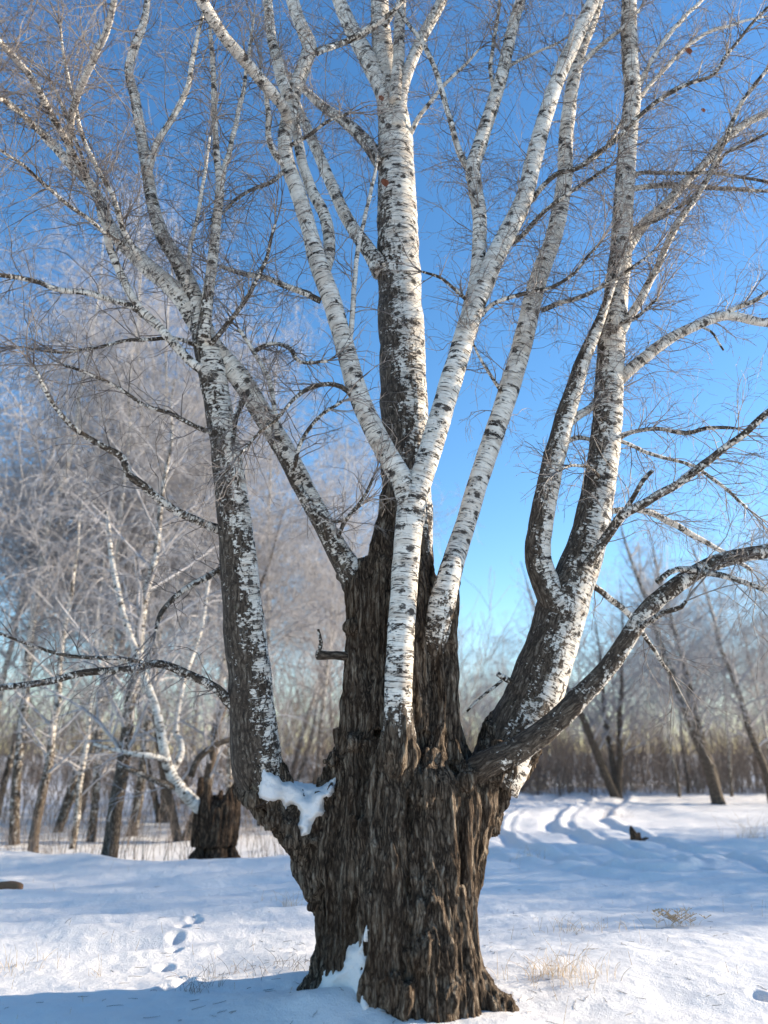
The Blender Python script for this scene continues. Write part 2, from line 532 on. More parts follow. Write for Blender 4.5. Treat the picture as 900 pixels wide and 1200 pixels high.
az = np.r_[np.linspace(-180, -48, 24)[:-1], np.linspace(-48, 48, 520), np.linspace(48, 180, 24)[1:-1]]
rad = np.r_[np.geomspace(0.25, 4.0, 50)[:-1], np.geomspace(4.0, 45, 520), np.geomspace(45, 900, 60)[1:]]
A_, R_ = np.meshgrid(np.radians(az), rad, indexing='ij')
gx, gy = R_ * np.sin(A_), R_ * np.cos(A_)
gz = height(gx, gy)
na, nr = gx.shape
idx = np.arange(na * nr).reshape(na, nr)
a = idx; b_ = np.roll(idx, -1, 0)
Q = np.stack([a[:, :-1], a[:, 1:], b_[:, 1:], b_[:, :-1]], -1).reshape(-1, 4)
Vg = np.stack([gx, gy, gz], -1).reshape(-1, 3)
ctr = len(Vg)
Vg = np.vstack([Vg, [0, 0, 0.0]])
Qc = np.stack([idx[:, 0], b_[:, 0], np.full(na, ctr), np.full(na, ctr)], -1)
gm = bpy.data.meshes.new('snow_ground')
gm.from_pydata(Vg.tolist(), [], Q[:, ::-1].tolist() + [q[:3] for q in Qc[:, ::1].tolist()])
gm.polygons.foreach_set('use_smooth', np.ones(len(gm.polygons), dtype=bool))
tag(link('snow_ground', gm, M_SNOW), kind='structure')

# ------------------------------------------------------------ twig growth
def unit(v):
    l = math.sqrt(v[0] * v[0] + v[1] * v[1] + v[2] * v[2]) + 1e-9
    return [v[0] / l, v[1] / l, v[2] / l]

def side_dir(t, spread, up=0.0):
    while True:
        q = [random.gauss(0, 1) for _ in range(3)]
        d = q[0] * t[0] + q[1] * t[1] + q[2] * t[2]
        q = [q[i] - d * t[i] for i in range(3)]
        l = math.sqrt(sum(x * x for x in q))
        if l > 0.2: break
    q = [x / l for x in q]
    q[2] += up
    c, s = math.cos(spread), math.sin(spread)
    return unit([c * t[i] + s * q[i] for i in range(3)])

def grow(out, p, d, L, r, level, spec):
    """spec[level] = (step, jitter, droop, children per metre, child length factor, child radius factor)"""
    st, jit, droop, cpm, lf, rf = spec[level]
    n = max(3, int(L / st) + 1)
    h = L / (n - 1)
    pts = [list(p)]; dirs = [d]
    d = list(d)
    for i in range(n - 1):
        d = unit([d[0] + random.gauss(0, jit), d[1] + random.gauss(0, jit), d[2] + random.gauss(0, jit) - droop * (0.4 + i / n)])
        q = pts[-1]
        pts.append([q[0] + d[0] * h, q[1] + d[1] * h, q[2] + d[2] * h]); dirs.append(d)
    if pts[-1][2] < 0.3: return
    rr = [max(spec['rmin'], r * (1 - 0.75 * i / (n - 1))) for i in range(n)]
    out.append((pts, rr))
    if level + 1 in spec:
        k = L * cpm
        k = int(k) + (random.random() < k - int(k))
        for _ in range(k):
            f = random.uniform(0.12, 1.0) * (n - 1)
            i = min(int(f), n - 2); w = f - i
            q = [pts[i][j] * (1 - w) + pts[i + 1][j] * w for j in range(3)]
            grow(out, q, side_dir(dirs[i + 1], random.uniform(0.5, 1.1)), L * lf * random.uniform(0.5, 1.3) * (1.15 - 0.5 * f / (n - 1)), max(spec['rmin'], rr[i] * rf), level + 1, spec)

# ------------------------------------------------------------ the old birch
root = empty('birch_tree', (0.15, 5.9, 0.0))
tag(root, 'huge old many-stemmed birch with a dark furrowed trunk and white stems in the snow', 'tree')

# trunk: fused columns, roots and limb collars
YT = 5.95
VL, FL = [], []
def add(pts, n=5, sides=14, squash=1.0):
    v, f = px_tube(pts, n, sides, squash); VL.append(v); FL.append(f)
# core
prof = [(1215, 375, 560), (1150, 378, 556), (1100, 380, 553), (1050, 374, 556), (1000, 368, 562), (950, 375, 570), (910, 396, 560), (880, 404, 545), (840, 412, 537), (800, 416, 531), (750, 417, 526), (700, 419, 522), (660, 434, 512), (630, 446, 508), (600, 450, 504), (560, 455, 496), (520, 462, 488)]
add([((l + r) / 2, v, (r - l) / 2, YT) for v, l, r in prof], 3, 28, 0.86)
# left leg
add([(405, 900, 22, 5.85), (388, 960, 40, 5.85), (393, 1010, 46, 5.85), (402, 1060, 38, 5.85), (400, 1110, 31, 5.85), (382, 1148, 26, 5.82), (366, 1174, 20, 5.80)])
add([(432, 960, 26, 5.6), (425, 1020, 26, 5.6), (415, 1080, 24, 5.65), (400, 1130, 22, 5.7), (385, 1160, 20, 5.75)])
# front buttresses
add([(462, 862, 22, 5.62), (460, 900, 32, 5.62), (458, 960, 34, 5.58), (456, 1040, 36, 5.52), (455, 1110, 36, 5.48), (452, 1160, 38, 5.45), (446, 1200, 34, 5.42)])
add([(505, 880, 20, 5.62), (505, 930, 34, 5.60), (503, 1000, 36, 5.55), (500, 1080, 38, 5.48), (498, 1140, 42, 5.45), (496, 1205, 44, 5.42)])
add([(548, 905, 26, 5.7), (548, 950, 30, 5.68), (541, 1010, 28, 5.66), (533, 1070, 28, 5.62), (538, 1120, 26, 5.6), (552, 1152, 22, 5.58), (576, 1176, 16, 5.56), (600, 1192, 10, 5.55)])
add([(522, 1040, 22, 5.52), (524, 1100, 24, 5.48), (530, 1150, 26, 5.45), (540, 1195, 24, 5.42)])
add([(495, 1085, 24, 5.38), (500, 1110, 36, 5.38), (497, 1145, 30, 5.4)])
# upper columns either side of the white stem
add([(425, 660, 14, 5.85), (428, 690, 22, 5.82), (430, 740, 20, 5.8), (428, 800, 22, 5.78), (425, 860, 26, 5.74), (424, 920, 30, 5.7), (430, 980, 28, 5.65)])
add([(520, 690, 14, 5.82), (512, 730, 20, 5.8), (511, 780, 22, 5.78), (511, 840, 24, 5.74), (514, 900, 26, 5.68)])
add([(456, 560, 4, 5.92), (453, 600, 9, 5.88), (449, 650, 15, 5.82), (449, 700, 18, 5.76), (447, 780, 18, 5.74), (448, 860, 20, 5.68)])
add([(493, 600, 4, 5.86), (494, 650, 11, 5.82), (494, 700, 16, 5.76), (494, 780, 16, 5.74), (494, 860, 22, 5.68)])
# collar of the upper-left limb, of the limb right of centre
add([(438, 735, 22, 5.88), (428, 705, 24, 5.88), (412, 675, 17, 5.88), (396, 648, 12, 5.87), (384, 624, 6, 5.86)])
add([(508, 790, 20, 5.78), (514, 745, 19, 5.75), (518, 708, 15, 5.73), (527, 672, 11, 5.72), (536, 645, 5, 5.74)])
add([(467, 915, 28, 5.60), (467, 885, 25, 5.52), (467, 862, 19, 5.47), (467, 842, 15, 5.45)])
# arm that carries the left stem
add([(420, 1010, 38, 5.85), (385, 985, 36, 5.82), (352, 962, 30, 5.80), (322, 938, 28, 5.80), (303, 905, 29, 5.80), (299, 870, 26, 5.81), (297, 835, 18, 5.8)])
add([(385, 1040, 22, 5.78), (365, 1000, 22, 5.74), (345, 975, 20, 5.72), (318, 950, 16, 5.70)])
# base of the right limb
add([(530, 985, 28, 5.9), (555, 955, 30, 5.9), (575, 915, 34, 5.92), (598, 870, 34, 5.95), (616, 835, 29, 5.95), (630, 800, 20, 5.95)])
add([(545, 960, 22, 5.75), (552, 925, 24, 5.72), (566, 902, 22, 5.68), (592, 886, 17.5, 5.63), (618, 870, 11, 5.58), (640, 855, 5, 5.54)])
add([(560, 985, 10, 5.78), (575, 950, 13, 5.8), (592, 918, 14, 5.85), (605, 895, 14, 5.88)])
# burls
def ball(u, v, r, Y):
    c, m = P(u, v, Y)
    bm = bmesh.new(); bmesh.ops.create_icosphere(bm, subdivisions=3, radius=r * m)
    VL.append(np.array([x.co[:] for x in bm.verts]) + c); FL.append([[x.index for x in f.verts] for f in bm.faces]); bm.free()
for bl in [(396, 890, 14, 5.72), (384, 893, 9, 5.7), (388, 928, 13, 5.68), (378, 935, 9, 5.66), (402, 862, 10, 5.72), (365, 985, 14, 5.66), (352, 1000, 10, 5.7), (500, 925, 26, 5.48), (470, 1165, 26, 5.32), (520, 1170, 22, 5.34), (495, 1060, 16, 5.38), (545, 915, 18, 5.6), (412, 735, 9, 5.72), (318, 962, 12, 5.66), (340, 985, 11, 5.66), (300, 935, 11, 5.68), (440, 1050, 14, 5.42), (372, 1062, 10, 5.76), (420, 870, 14, 5.6)]:
    ball(*bl)
tm = remesh(VL, FL, 0.0075, 3)
nv = len(tm.vertices)
co = np.empty(nv * 3, np.float32); tm.vertices.foreach_get('co', co); co = co.reshape(-1, 3).astype(float)
no = np.empty(nv * 3, np.float32); tm.vertex_normals.foreach_get('vector', no); no = no.reshape(-1, 3).astype(float)
warp = n3(co, (3.2, 3.2, 0.9), 5.0)
wc = co + 0.05 * np.stack([warp, n3(co, (3, 3, 1.4), 11.0), 0 * warp], 1)
f1 = 1 - np.abs(n3(wc, (7.5, 7.5, 0.50), 2.0)) * 2.3
f2 = 1 - np.abs(n3(wc, (17, 17, 1.25), 7.0)) * 2.3
f3 = n3(wc, (44, 44, 6.0), 3.0)
f4 = n3(co, (9, 9, 5), 31.0)
f5 = 1 - np.abs(n3(wc, (58, 58, 5.5), 13.0)) * 2.3
f6 = 1 - np.abs(n3(wc, (3.4, 3.4, 0.32), 17.0)) * 2.2
disp = 0.046 * np.clip(f1 - 0.45, -1.0, 0.5) + 0.026 * np.clip(f2 - 0.35, -.9, .6) + 0.009 * f3 + 0.011 * f4 + 0.009 * np.clip(f5 - 0.3, -1, .5) + 0.045 * np.clip(f6 - 0.5, -1, .3) - 0.016
thin = np.clip((co[:, 2] - 2.5) / 1.2, 0, 1)
disp *= 1 - 0.45 * thin
co2 = co + no * disp[:, None]
tm.vertices.foreach_set('co', co2.astype(np.float32).ravel())
tm.update()
tm.name = 'trunk'
tm.materials.clear()
trunk = link('trunk', tm, M_OLD, root)

TW = []          # twigs of the old birch: (points, radii)
SPEC = {0: (0.08, 0.21, 0.06, 9.0, 0.58, 0.60), 1: (0.07, 0.25, 0.13, 9.0, 0.55, 0.75), 2: (0.06, 0.30, 0.26, 0, 0, 0), 'rmin': 0.0012}
TWM = 3.5

def limb(name, pts, parent, age=(0.0, 0.0), split=0.5, bias=0.0, twigs=0.0, tl=0.6, tfrom=0.1, Y=None, lump=0.0, label=None):
    """pts: (u, v, r_px[, Y]); Y=(start, end) spreads the depth along the run. twigs = shoots per metre"""
    n = len(pts)
    Wp = []
    dl = np.r_[0, np.cumsum([math.hypot(pts[i + 1][0] - pts[i][0], pts[i + 1][1] - pts[i][1]) for i in range(n - 1)])]
    for i, p in enumerate(pts):
        y = p[3] if len(p) > 3 else Y[0] + (Y[1] - Y[0]) * dl[i] / dl[-1]
        q, m = P(p[0], p[1], y)
        Wp.append((*q, p[2] * m))
    C = catmull(Wp, 8)
    rm = max(p[2] for p in pts)
    big = rm >= 7
    C, s = resample(C, 0.035 if big else 0.05)
    rad_ = np.clip(C[:, 3] * (1.0 if rm >= 6 else 0.82), 0.0025, 9)
    # a natural crook here and there
    sd_ = random.uniform(0, 50)
    if not big:
        for k in range(3):
            C[:, k] += 0.012 * np.array([noise.noise(Vector((x * 5 + sd_ + k * 9, 0.3, 0))) for x in s]) * np.clip(s / 0.2, 0, 1)
    fr = s / s[-1]
    ag = np.where(fr < split, age[0] + (age[1] - age[0]) * fr / max(split, 1e-6), age[1])
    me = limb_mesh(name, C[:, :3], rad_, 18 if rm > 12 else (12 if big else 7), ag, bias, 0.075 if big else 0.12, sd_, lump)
    o = link(name, me, M_BIRCH, parent, loc=-Vector(root.location) if parent is root else Vector((0, 0, 0)))
    if label: o['label'] = label
    if twigs:
        k = int(s[-1] * twigs * TWM * (1 - tfrom) + 0.5)
        T, _, _ = frames(C[:, :3])
        for _ in range(k):
            f = random.uniform(tfrom, 1.0) * (len(C) - 1)
            i = int(f)
            L = tl * random.uniform(0.45, 1.25) * (1.1 - 0.4 * f / len(C))
            grow(TW, C[i, :3].tolist(), side_dir(T[i].tolist(), random.uniform(0.55, 1.25), 0.15), L, min(0.0050, max(0.0030, rad_[i] * 0.5)), 0, SPEC)
        # the leader runs out into twigs
        if rad_[-1] < 0.035:
            for _ in range(4):
                grow(TW, C[-1, :3].tolist(), side_dir(T[-1].tolist(), random.uniform(0.1, 0.5)), tl * random.uniform(0.8, 1.4), min(0.006, rad_[-1] * 0.8), 0, SPEC)
    return o

def stem(pts, **k): return limb('stem', pts, root, **k)
def branch(parent, pts, **k):
    k['age'] = tuple(min(a, 0.56) for a in k.get('age', (0.05, 0.25)))
    return limb('branch', pts, parent, **k)

# --- central column
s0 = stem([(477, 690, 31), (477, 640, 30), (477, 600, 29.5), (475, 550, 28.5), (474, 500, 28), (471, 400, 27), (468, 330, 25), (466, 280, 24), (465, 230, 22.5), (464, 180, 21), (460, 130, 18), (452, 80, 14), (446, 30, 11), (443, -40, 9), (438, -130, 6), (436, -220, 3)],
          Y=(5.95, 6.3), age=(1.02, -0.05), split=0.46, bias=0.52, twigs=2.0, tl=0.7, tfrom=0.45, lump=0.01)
branch(s0, [(462, 140, 12), (447, 100, 11), (434, 75, 10.5), (418, 45, 9.5), (400, 8, 8), (383, -40, 6), (360, -110, 4)], Y=(6.1, 6.3), age=(0.35, 0.0), twigs=4, tfrom=.3)
branch(s0, [(466, 150, 10), (470, 110, 8), (479, 80, 7), (497, 40, 6.5), (517, 2, 6), (540, -50, 4.5), (560, -110, 3)], Y=(6.05, 5.9), twigs=4, tfrom=.3)
branch(s0, [(463, 120, 8), (467, 70, 7), (468, 30, 6.5), (472, -20, 5.5), (475, -90, 4)], Y=(6.0, 5.95), twigs=4, tfrom=.3)
branch(s0, [(448, 318, 13), (438, 302, 10), (427, 287, 8.5), (407, 257, 7.5), (393, 227, 7), (377, 190, 6.5), (362, 155, 6), (350, 128, 5), (338, 95, 3.5)], Y=(6.0, 6.3), age=(.5, .1), twigs=3, tfrom=.3)
branch(s0, [(447, 192, 9), (432, 170, 8), (415, 152, 7), (398, 138, 6.5), (380, 126, 5.5), (362, 110, 4.5), (340, 88, 3)], Y=(6.05, 6.5), age=(.6, .35), twigs=4)
branch(s0, [(480, 158, 4), (488, 143, 3.5), (502, 122, 3), (522, 98, 2.6), (545, 76, 2.2), (562, 58, 1.6)], Y=(6.1, 5.7), twigs=5)
branch(s0, [(440, 30, 5), (425, 40, 5), (410, 47, 4.5), (390, 55, 4), (372, 63, 3.5)], Y=(5.85, 5.2), age=(.5, .4), twigs=3)
branch(s0, [(450, 30, 4.5), (463, 12, 4), (478, -8, 3.5), (495, -35, 2.5)], Y=(5.85, 5.7), age=(.4, .4), twigs=3)

# --- white stem in front of the trunk and its two big forks
s1 = stem([(468, 890, 30, 5.62), (467, 868, 23, 5.55), (467, 848, 18.5, 5.48), (467, 800, 16), (470, 740, 16), (474, 680, 16), (478, 630, 16), (481, 600, 17), (483, 575, 15)], Y=(5.44, 5.52), age=(1.05, 0.0), split=0.33, lump=0.006)
f1_ = branch(s1, [(482, 600, 14), (472, 566, 13.5), (458, 540, 13), (440, 508, 12.5), (422, 468, 12), (408, 420, 11.5), (398, 385, 11), (388, 350, 11), (375, 315, 11), (362, 268, 9.5), (348, 222, 9), (337, 192, 9), (334, 160, 8.5), (340, 130, 8.5), (347, 100, 8.5), (358, 73, 8.5), (363, 55, 8.5), (356, 37, 8), (347, 15, 7.5), (338, -20, 7), (325, -80, 5), (318, -160, 3)], Y=(5.50, 5.65), age=(0.1, 0.0), twigs=2.5, tfrom=.3, label='white fork curving up to the left from the front stem')
branch(f1_, [(341, 118, 7), (333, 102, 7), (328, 85, 7), (324, 65, 6.5), (318, 43, 6), (314, 5, 5.5), (308, -50, 4.5), (300, -110, 3)], Y=(5.56, 5.4), twigs=3)
branch(f1_, [(335, 195, 5), (323, 182, 5), (315, 160, 4.5), (314, 130, 4), (311, 104, 3), (306, 80, 2)], Y=(5.55, 5.3), age=(.4, .3), twigs=5)
branch(f1_, [(339, 142, 7), (330, 122, 7), (308, 97, 7), (284, 68, 7), (262, 42, 7), (242, 10, 7), (222, -25, 6), (190, -80, 4)], Y=(5.55, 4.2), age=(.3, 0), twigs=4)
branch(f1_, [(378, 322, 8), (386, 292, 7), (381, 255, 7), (365, 222, 6.5), (354, 190, 6), (347, 150, 5.5), (344, 120, 4)], Y=(5.62, 5.75), age=(.35, .1), twigs=2)
branch(f1_, [(409, 408, 4), (413, 370, 3.8), (416, 325, 3.5), (420, 287, 3.3), (430, 245, 3), (438, 212, 2.5), (442, 180, 2)], Y=(5.55, 5.5), twigs=3)
branch(f1_, [(412, 463, 4), (400, 453, 3.8), (385, 450, 3.5), (363, 455, 3.2), (342, 471, 2.8), (326, 490, 2.5), (300, 512, 2.2), (280, 534, 1.6)], Y=(5.5, 5.0), age=(.9, .9), twigs=8, tl=.5)
branch(f1_, [(376, 353, 4.5), (354, 342, 4.5), (331, 333, 4.5), (310, 325, 4), (282, 320, 3.5), (258, 312, 3)], Y=(5.58, 5.3), age=(.4, .35), twigs=8, tl=.5)
branch(f1_, [(366, 62, 4.5), (380, 57, 4.5), (402, 50, 4.5), (425, 38, 4), (447, 24, 3.5), (468, 5, 3), (482, -20, 2.5)], Y=(5.6, 5.2), age=(.6, .5), twigs=3)
branch(f1_, [(334, 200, 3.5), (318, 214, 3), (296, 222, 2.6), (272, 238, 2.2), (255, 255, 1.6)], Y=(5.55, 5.2), age=(.8, .8), twigs=9, tl=.5)
branch(f1_, [(341, 170, 3), (360, 160, 2.6), (385, 142, 2.3), (410, 132, 2)], Y=(5.55, 5.2), age=(.8, .8), twigs=6, tl=.4)
f2_ = branch(s1, [(482, 600, 13), (490, 572, 13.5), (500, 542, 13.5), (512, 502, 13.5), (523, 465, 13), (535, 425, 13), (546, 388, 12.5), (560, 350, 12), (580, 303, 11.5), (600, 263, 11), (615, 230, 10.5), (624, 193, 10), (631, 165, 9.5), (641, 130, 9), (654, 92, 8.5), (668, 60, 8.5), (683, 27, 8), (694, 3, 7.5), (712, -40, 6.5), (735, -100, 4)], Y=(5.50, 5.75), age=(0.05, 0.0), twigs=3.6, tfrom=.15, tl=.75, label='white fork leaning up to the right from the front stem')
c_ = branch(f2_, [(545, 388, 8), (551, 360, 9), (558, 330, 9), (561, 297, 8.5), (562, 255, 8.5), (557, 220, 8.5), (554, 197, 8.5), (563, 168, 8.5), (574, 133, 8), (587, 93, 7.5), (595, 57, 7), (603, 23, 6.5), (610, 0, 6), (622, -50, 5), (635, -110, 3)], Y=(5.62, 5.9), twigs=4.5, tfrom=.1, tl=.7)
branch(c_, [(553, 205, 5), (543, 188, 5), (533, 160, 4.5), (523, 123, 4), (510, 80, 3.8), (497, 53, 3.5), (483, 33, 3), (468, 12, 2.6)], Y=(5.78, 5.6), age=(.2, .4), twigs=4)
branch(c_, [(579, 108, 3), (575, 83, 3), (578, 55, 2.8), (584, 15, 2.4), (586, -20, 2)], Y=(5.82, 5.7), age=(.3, .4), twigs=5)
branch(c_, [(590, 82, 2.6), (610, 70, 2.4), (632, 60, 2), (655, 50, 1.6)], Y=(5.84, 6.0), age=(.2, .2), twigs=6)
branch(f2_, [(564, 370, 3.5), (573, 360, 3.3), (590, 352, 3), (617, 343, 2.8), (647, 337, 2.5), (670, 323, 2.4), (688, 302, 2.2), (703, 284, 1.8)], Y=(5.6, 5.3), age=(.5, .6), twigs=7, tl=.5)
branch(f2_, [(597, 285, 4), (608, 279, 3.8), (627, 260, 3.5), (657, 233, 3), (690, 212, 2.6), (715, 195, 2)], Y=(5.66, 5.3), age=(.7, .8), twigs=6, tl=.5)
branch(f2_, [(613, 245, 4), (620, 237, 4), (647, 207, 3.6), (677, 197, 3.6), (700, 180, 3.4), (722, 163, 3.2), (745, 140, 3.2), (773, 117, 3), (800, 101, 3), (833, 90, 2.6), (850, 68, 2.4), (873, 37, 2.2), (900, 8, 2), (925, -20, 1.5)], Y=(5.66, 5.1), age=(.7, .7), twigs=7, tl=.6)
branch(f2_, [(559, 365, 3), (540, 345, 2.6), (515, 325, 2.2), (495, 318, 1.6)], Y=(5.6, 5.3), age=(.8, .8), twigs=6, tl=.35)

# --- white stem right of the column
s2 = stem([(506, 800, 8, 5.86), (511, 752, 15, 5.72), (517, 712, 16, 5.66), (527, 672, 14, 5.68), (540, 632, 12.5), (553, 590, 12), (565, 550, 12), (577, 515, 12), (592, 470, 12), (606, 425, 12), (616, 388, 11.5), (625, 348, 11), (637, 310, 10.5), (648, 280, 10), (656, 245, 9.5), (662, 205, 9), (663, 165, 8.5), (667, 127, 8), (672, 93, 7.5), (681, 57, 7), (693, 27, 6.5), (702, 0, 6), (720, -50, 5), (742, -110, 3)],
          Y=(5.72, 6.25), age=(0.75, -0.05), split=0.14, twigs=3.6, tfrom=.25, tl=.75)
branch(s2, [(634, 364, 4), (645, 360, 3.8), (657, 355, 3.5), (683, 347, 3.2), (710, 333, 2.8), (740, 314, 2.2), (765, 293, 1.6)], Y=(5.9, 5.5), age=(.7, .7), twigs=7, tl=.5)
branch(s2, [(588, 460, 2.6), (575, 440, 2.4), (562, 418, 2), (556, 405, 1.6)], Y=(5.85, 5.6), age=(.6, .6), twigs=5, tl=.3)
branch(s2, [(676, 80, 4), (690, 66, 3.6), (708, 50, 3.2), (726, 36, 2.8), (748, 12, 2.2)], Y=(6.1, 6.0), twigs=5)
branch(s2, [(667, 200, 3), (690, 190, 2.6), (712, 170, 2.4), (735, 130, 2)], Y=(6.0, 6.3), age=(.6, .6), twigs=6)

# --- big limb on the right
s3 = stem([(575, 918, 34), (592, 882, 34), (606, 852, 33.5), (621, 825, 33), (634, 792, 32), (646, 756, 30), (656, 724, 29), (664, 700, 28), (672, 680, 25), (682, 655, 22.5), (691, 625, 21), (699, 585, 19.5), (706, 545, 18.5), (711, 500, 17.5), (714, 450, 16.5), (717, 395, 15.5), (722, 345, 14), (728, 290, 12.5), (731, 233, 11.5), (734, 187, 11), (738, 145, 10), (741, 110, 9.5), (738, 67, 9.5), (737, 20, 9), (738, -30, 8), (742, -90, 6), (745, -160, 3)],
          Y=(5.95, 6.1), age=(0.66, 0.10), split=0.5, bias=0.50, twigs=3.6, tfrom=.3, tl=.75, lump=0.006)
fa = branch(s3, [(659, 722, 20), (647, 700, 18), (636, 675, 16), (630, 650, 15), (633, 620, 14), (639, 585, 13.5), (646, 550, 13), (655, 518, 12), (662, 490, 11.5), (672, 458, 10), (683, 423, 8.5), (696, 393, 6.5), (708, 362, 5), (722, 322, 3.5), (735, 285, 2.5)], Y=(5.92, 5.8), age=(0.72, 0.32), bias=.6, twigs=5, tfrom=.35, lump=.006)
branch(fa, [(664, 498, 6), (672, 491, 5.5), (684, 483, 5), (697, 474, 4.5), (708, 462, 3.5)], Y=(5.84, 6.1), age=(.3, .2), twigs=3)
branch(fa, [(658, 526, 4.5), (666, 517, 4), (677, 513, 3.5), (692, 515, 3), (704, 522, 2.2)], Y=(5.85, 6.1), age=(.3, .2), twigs=4)
br = branch(s3, [(726, 444, 8), (736, 435, 7.5), (753, 421, 7), (783, 398, 6.5), (813, 383, 6), (850, 370, 5.5), (887, 377, 5), (910, 380, 4.5), (950, 386, 3.5), (990, 396, 2)], Y=(6.0, 5.8), age=(.1, .1), twigs=5)
branch(s3, [(845, 371, 4), (860, 362, 3.8), (875, 356, 3.5), (902, 342, 3), (940, 325, 2)], Y=(5.88, 5.8), age=(.2, .3), twigs=6)
branch(s3, [(818, 381, 2.0), (836, 391, 1.8), (848, 410, 1.4)], Y=(5.9, 5.8), age=(.8, .8))
branch(s3, [(726, 395, 6), (735, 378, 5.5), (748, 355, 5), (767, 320, 4.5), (784, 283, 4), (800, 253, 4), (828, 212, 3.5), (848, 167, 3), (868, 123, 2.6), (900, 80, 2.2), (930, 40, 1.6)], Y=(6.0, 5.6), age=(.1, .5), twigs=6)
branch(s3, [(734, 292, 8), (742, 280, 7), (757, 260, 6.5), (780, 240, 6), (801, 216, 5.5), (828, 190, 5), (850, 163, 5), (877, 143, 4.5), (903, 131, 4), (950, 108, 3), (990, 90, 2)], Y=(6.05, 6.2), age=(.05, .3), twigs=5)
branch(s3, [(738, 272, 3.5), (752, 264, 3), (773, 256, 2.8), (813, 230, 2.6), (847, 183, 2.4), (875, 168, 2.4), (903, 155, 2)], Y=(6.02, 5.6), age=(.8, .8), twigs=6)
branch(s3, [(745, 108, 4), (751, 95, 3.5), (770, 60, 3.2), (793, 30, 3), (820, 2, 2.6), (845, -30, 2)], Y=(6.1, 6.1), age=(-.1, 0), twigs=5)
branch(s3, [(744, 124, 3.5), (755, 108, 3), (780, 80, 2.8), (807, 53, 2.6), (833, 37, 2.4), (862, 28, 2), (895, 20, 1.4)], Y=(6.1, 6.2), age=(-.1, 0), twigs=5)
branch(s3, [(725, 513, 4.5), (735, 508, 3.6), (750, 505, 3), (777, 503, 3), (807, 508, 3), (833, 502, 2.6), (862, 502, 2)], Y=(6.0, 5.7), age=(.9, .9), twigs=6, tl=.4, lump=.006)
branch(s3, [(742, 206, 3.5), (755, 202, 3), (790, 203, 2.6), (840, 203, 2.4), (873, 208, 2.2), (905, 214, 2)], Y=(6.05, 5.7), age=(.5, .7), twigs=7)
branch(s3, [(740, 222, 4.5), (757, 219, 4), (787, 217, 4), (833, 220, 3.2), (870, 222, 2.8), (905, 224, 2.4)], Y=(6.05, 6.3), age=(.3, .6), twigs=7)
branch(s3, [(688, 662, 6), (703, 640, 6), (718, 618, 5.5), (735, 600, 5.5), (770, 580, 5), (810, 556, 4.6), (850, 525, 4.2), (876, 505, 4), (902, 481, 3.6), (940, 452, 2.6)], Y=(5.78, 5.0), age=(.8, .7), twigs=4, lump=.008)
branch(s3, [(728, 607, 4), (740, 585, 3.6), (752, 566, 3.4), (765, 550, 3)], Y=(5.7, 5.5), age=(.9, .8), lump=.006)
branch(s3, [(712, 600, 4.5), (733, 597, 4), (760, 600, 4.2), (787, 613, 4.4), (813, 628, 4), (842, 644, 3.5), (880, 668, 2.6)], Y=(6.0, 6.4), age=(.25, .25), twigs=4, lump=.008)
branch(s3, [(686, 680, 5), (700, 690, 4.5), (717, 703, 4.5), (740, 723, 4), (760, 753, 3), (785, 790, 2)], Y=(6.0, 6.5), age=(.3, .4), twigs=3)
branch(s3, [(724, 516, 3), (735, 520, 2.8), (770, 535, 2.6), (810, 545, 2.4), (850, 572, 2.4), (876, 596, 2)], Y=(6.0, 6.2), age=(.4, .5), twigs=6)
branch(s3, [(617, 806, 4.5), (606, 799, 4.5), (596, 797, 4.5), (584, 790, 4)], Y=(5.95, 5.85), age=(.9, .9))
branch(s3, [(590, 796, 2.2), (580, 805, 2.2), (565, 816, 2), (548, 834, 1.6)], Y=(5.88, 5.8), age=(.9, .9))
branch(s3, [(716, 395, 3.4), (727, 380, 3), (745, 372, 2.6), (770, 350, 2)], Y=(5.95, 5.5), age=(.8, .8), twigs=8, tl=.5)
branch(s3, [(704, 560, 3), (690, 548, 2.6), (672, 545, 2.2), (655, 552, 1.6)], Y=(5.9, 5.5), age=(.8, .8), twigs=8, tl=.4)

# --- low limb sweeping out to the right
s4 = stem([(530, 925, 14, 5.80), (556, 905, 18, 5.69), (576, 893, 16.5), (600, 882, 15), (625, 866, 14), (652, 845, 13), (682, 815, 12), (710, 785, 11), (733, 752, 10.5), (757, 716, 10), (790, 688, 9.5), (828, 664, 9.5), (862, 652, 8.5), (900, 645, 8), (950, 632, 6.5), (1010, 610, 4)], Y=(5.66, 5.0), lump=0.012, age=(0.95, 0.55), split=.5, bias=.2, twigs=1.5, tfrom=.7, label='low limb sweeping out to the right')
branch(s4, [(750, 735, 5), (762, 727, 4.5), (778, 718, 4), (797, 712, 3.5), (804, 703, 2.5)], Y=(5.2, 5.0), age=(.7, .7), twigs=2)
branch(s4, [(815, 672, 5), (834, 672, 4.5), (868, 680, 4), (902, 692, 3.5), (945, 705, 2.4)], Y=(5.15, 4.9), age=(.4, .4), twigs=3)
branch(s4, [(815, 668, 5), (790, 668, 4.5), (770, 682, 4)], Y=(5.12, 5.12), age=(.7, .7))

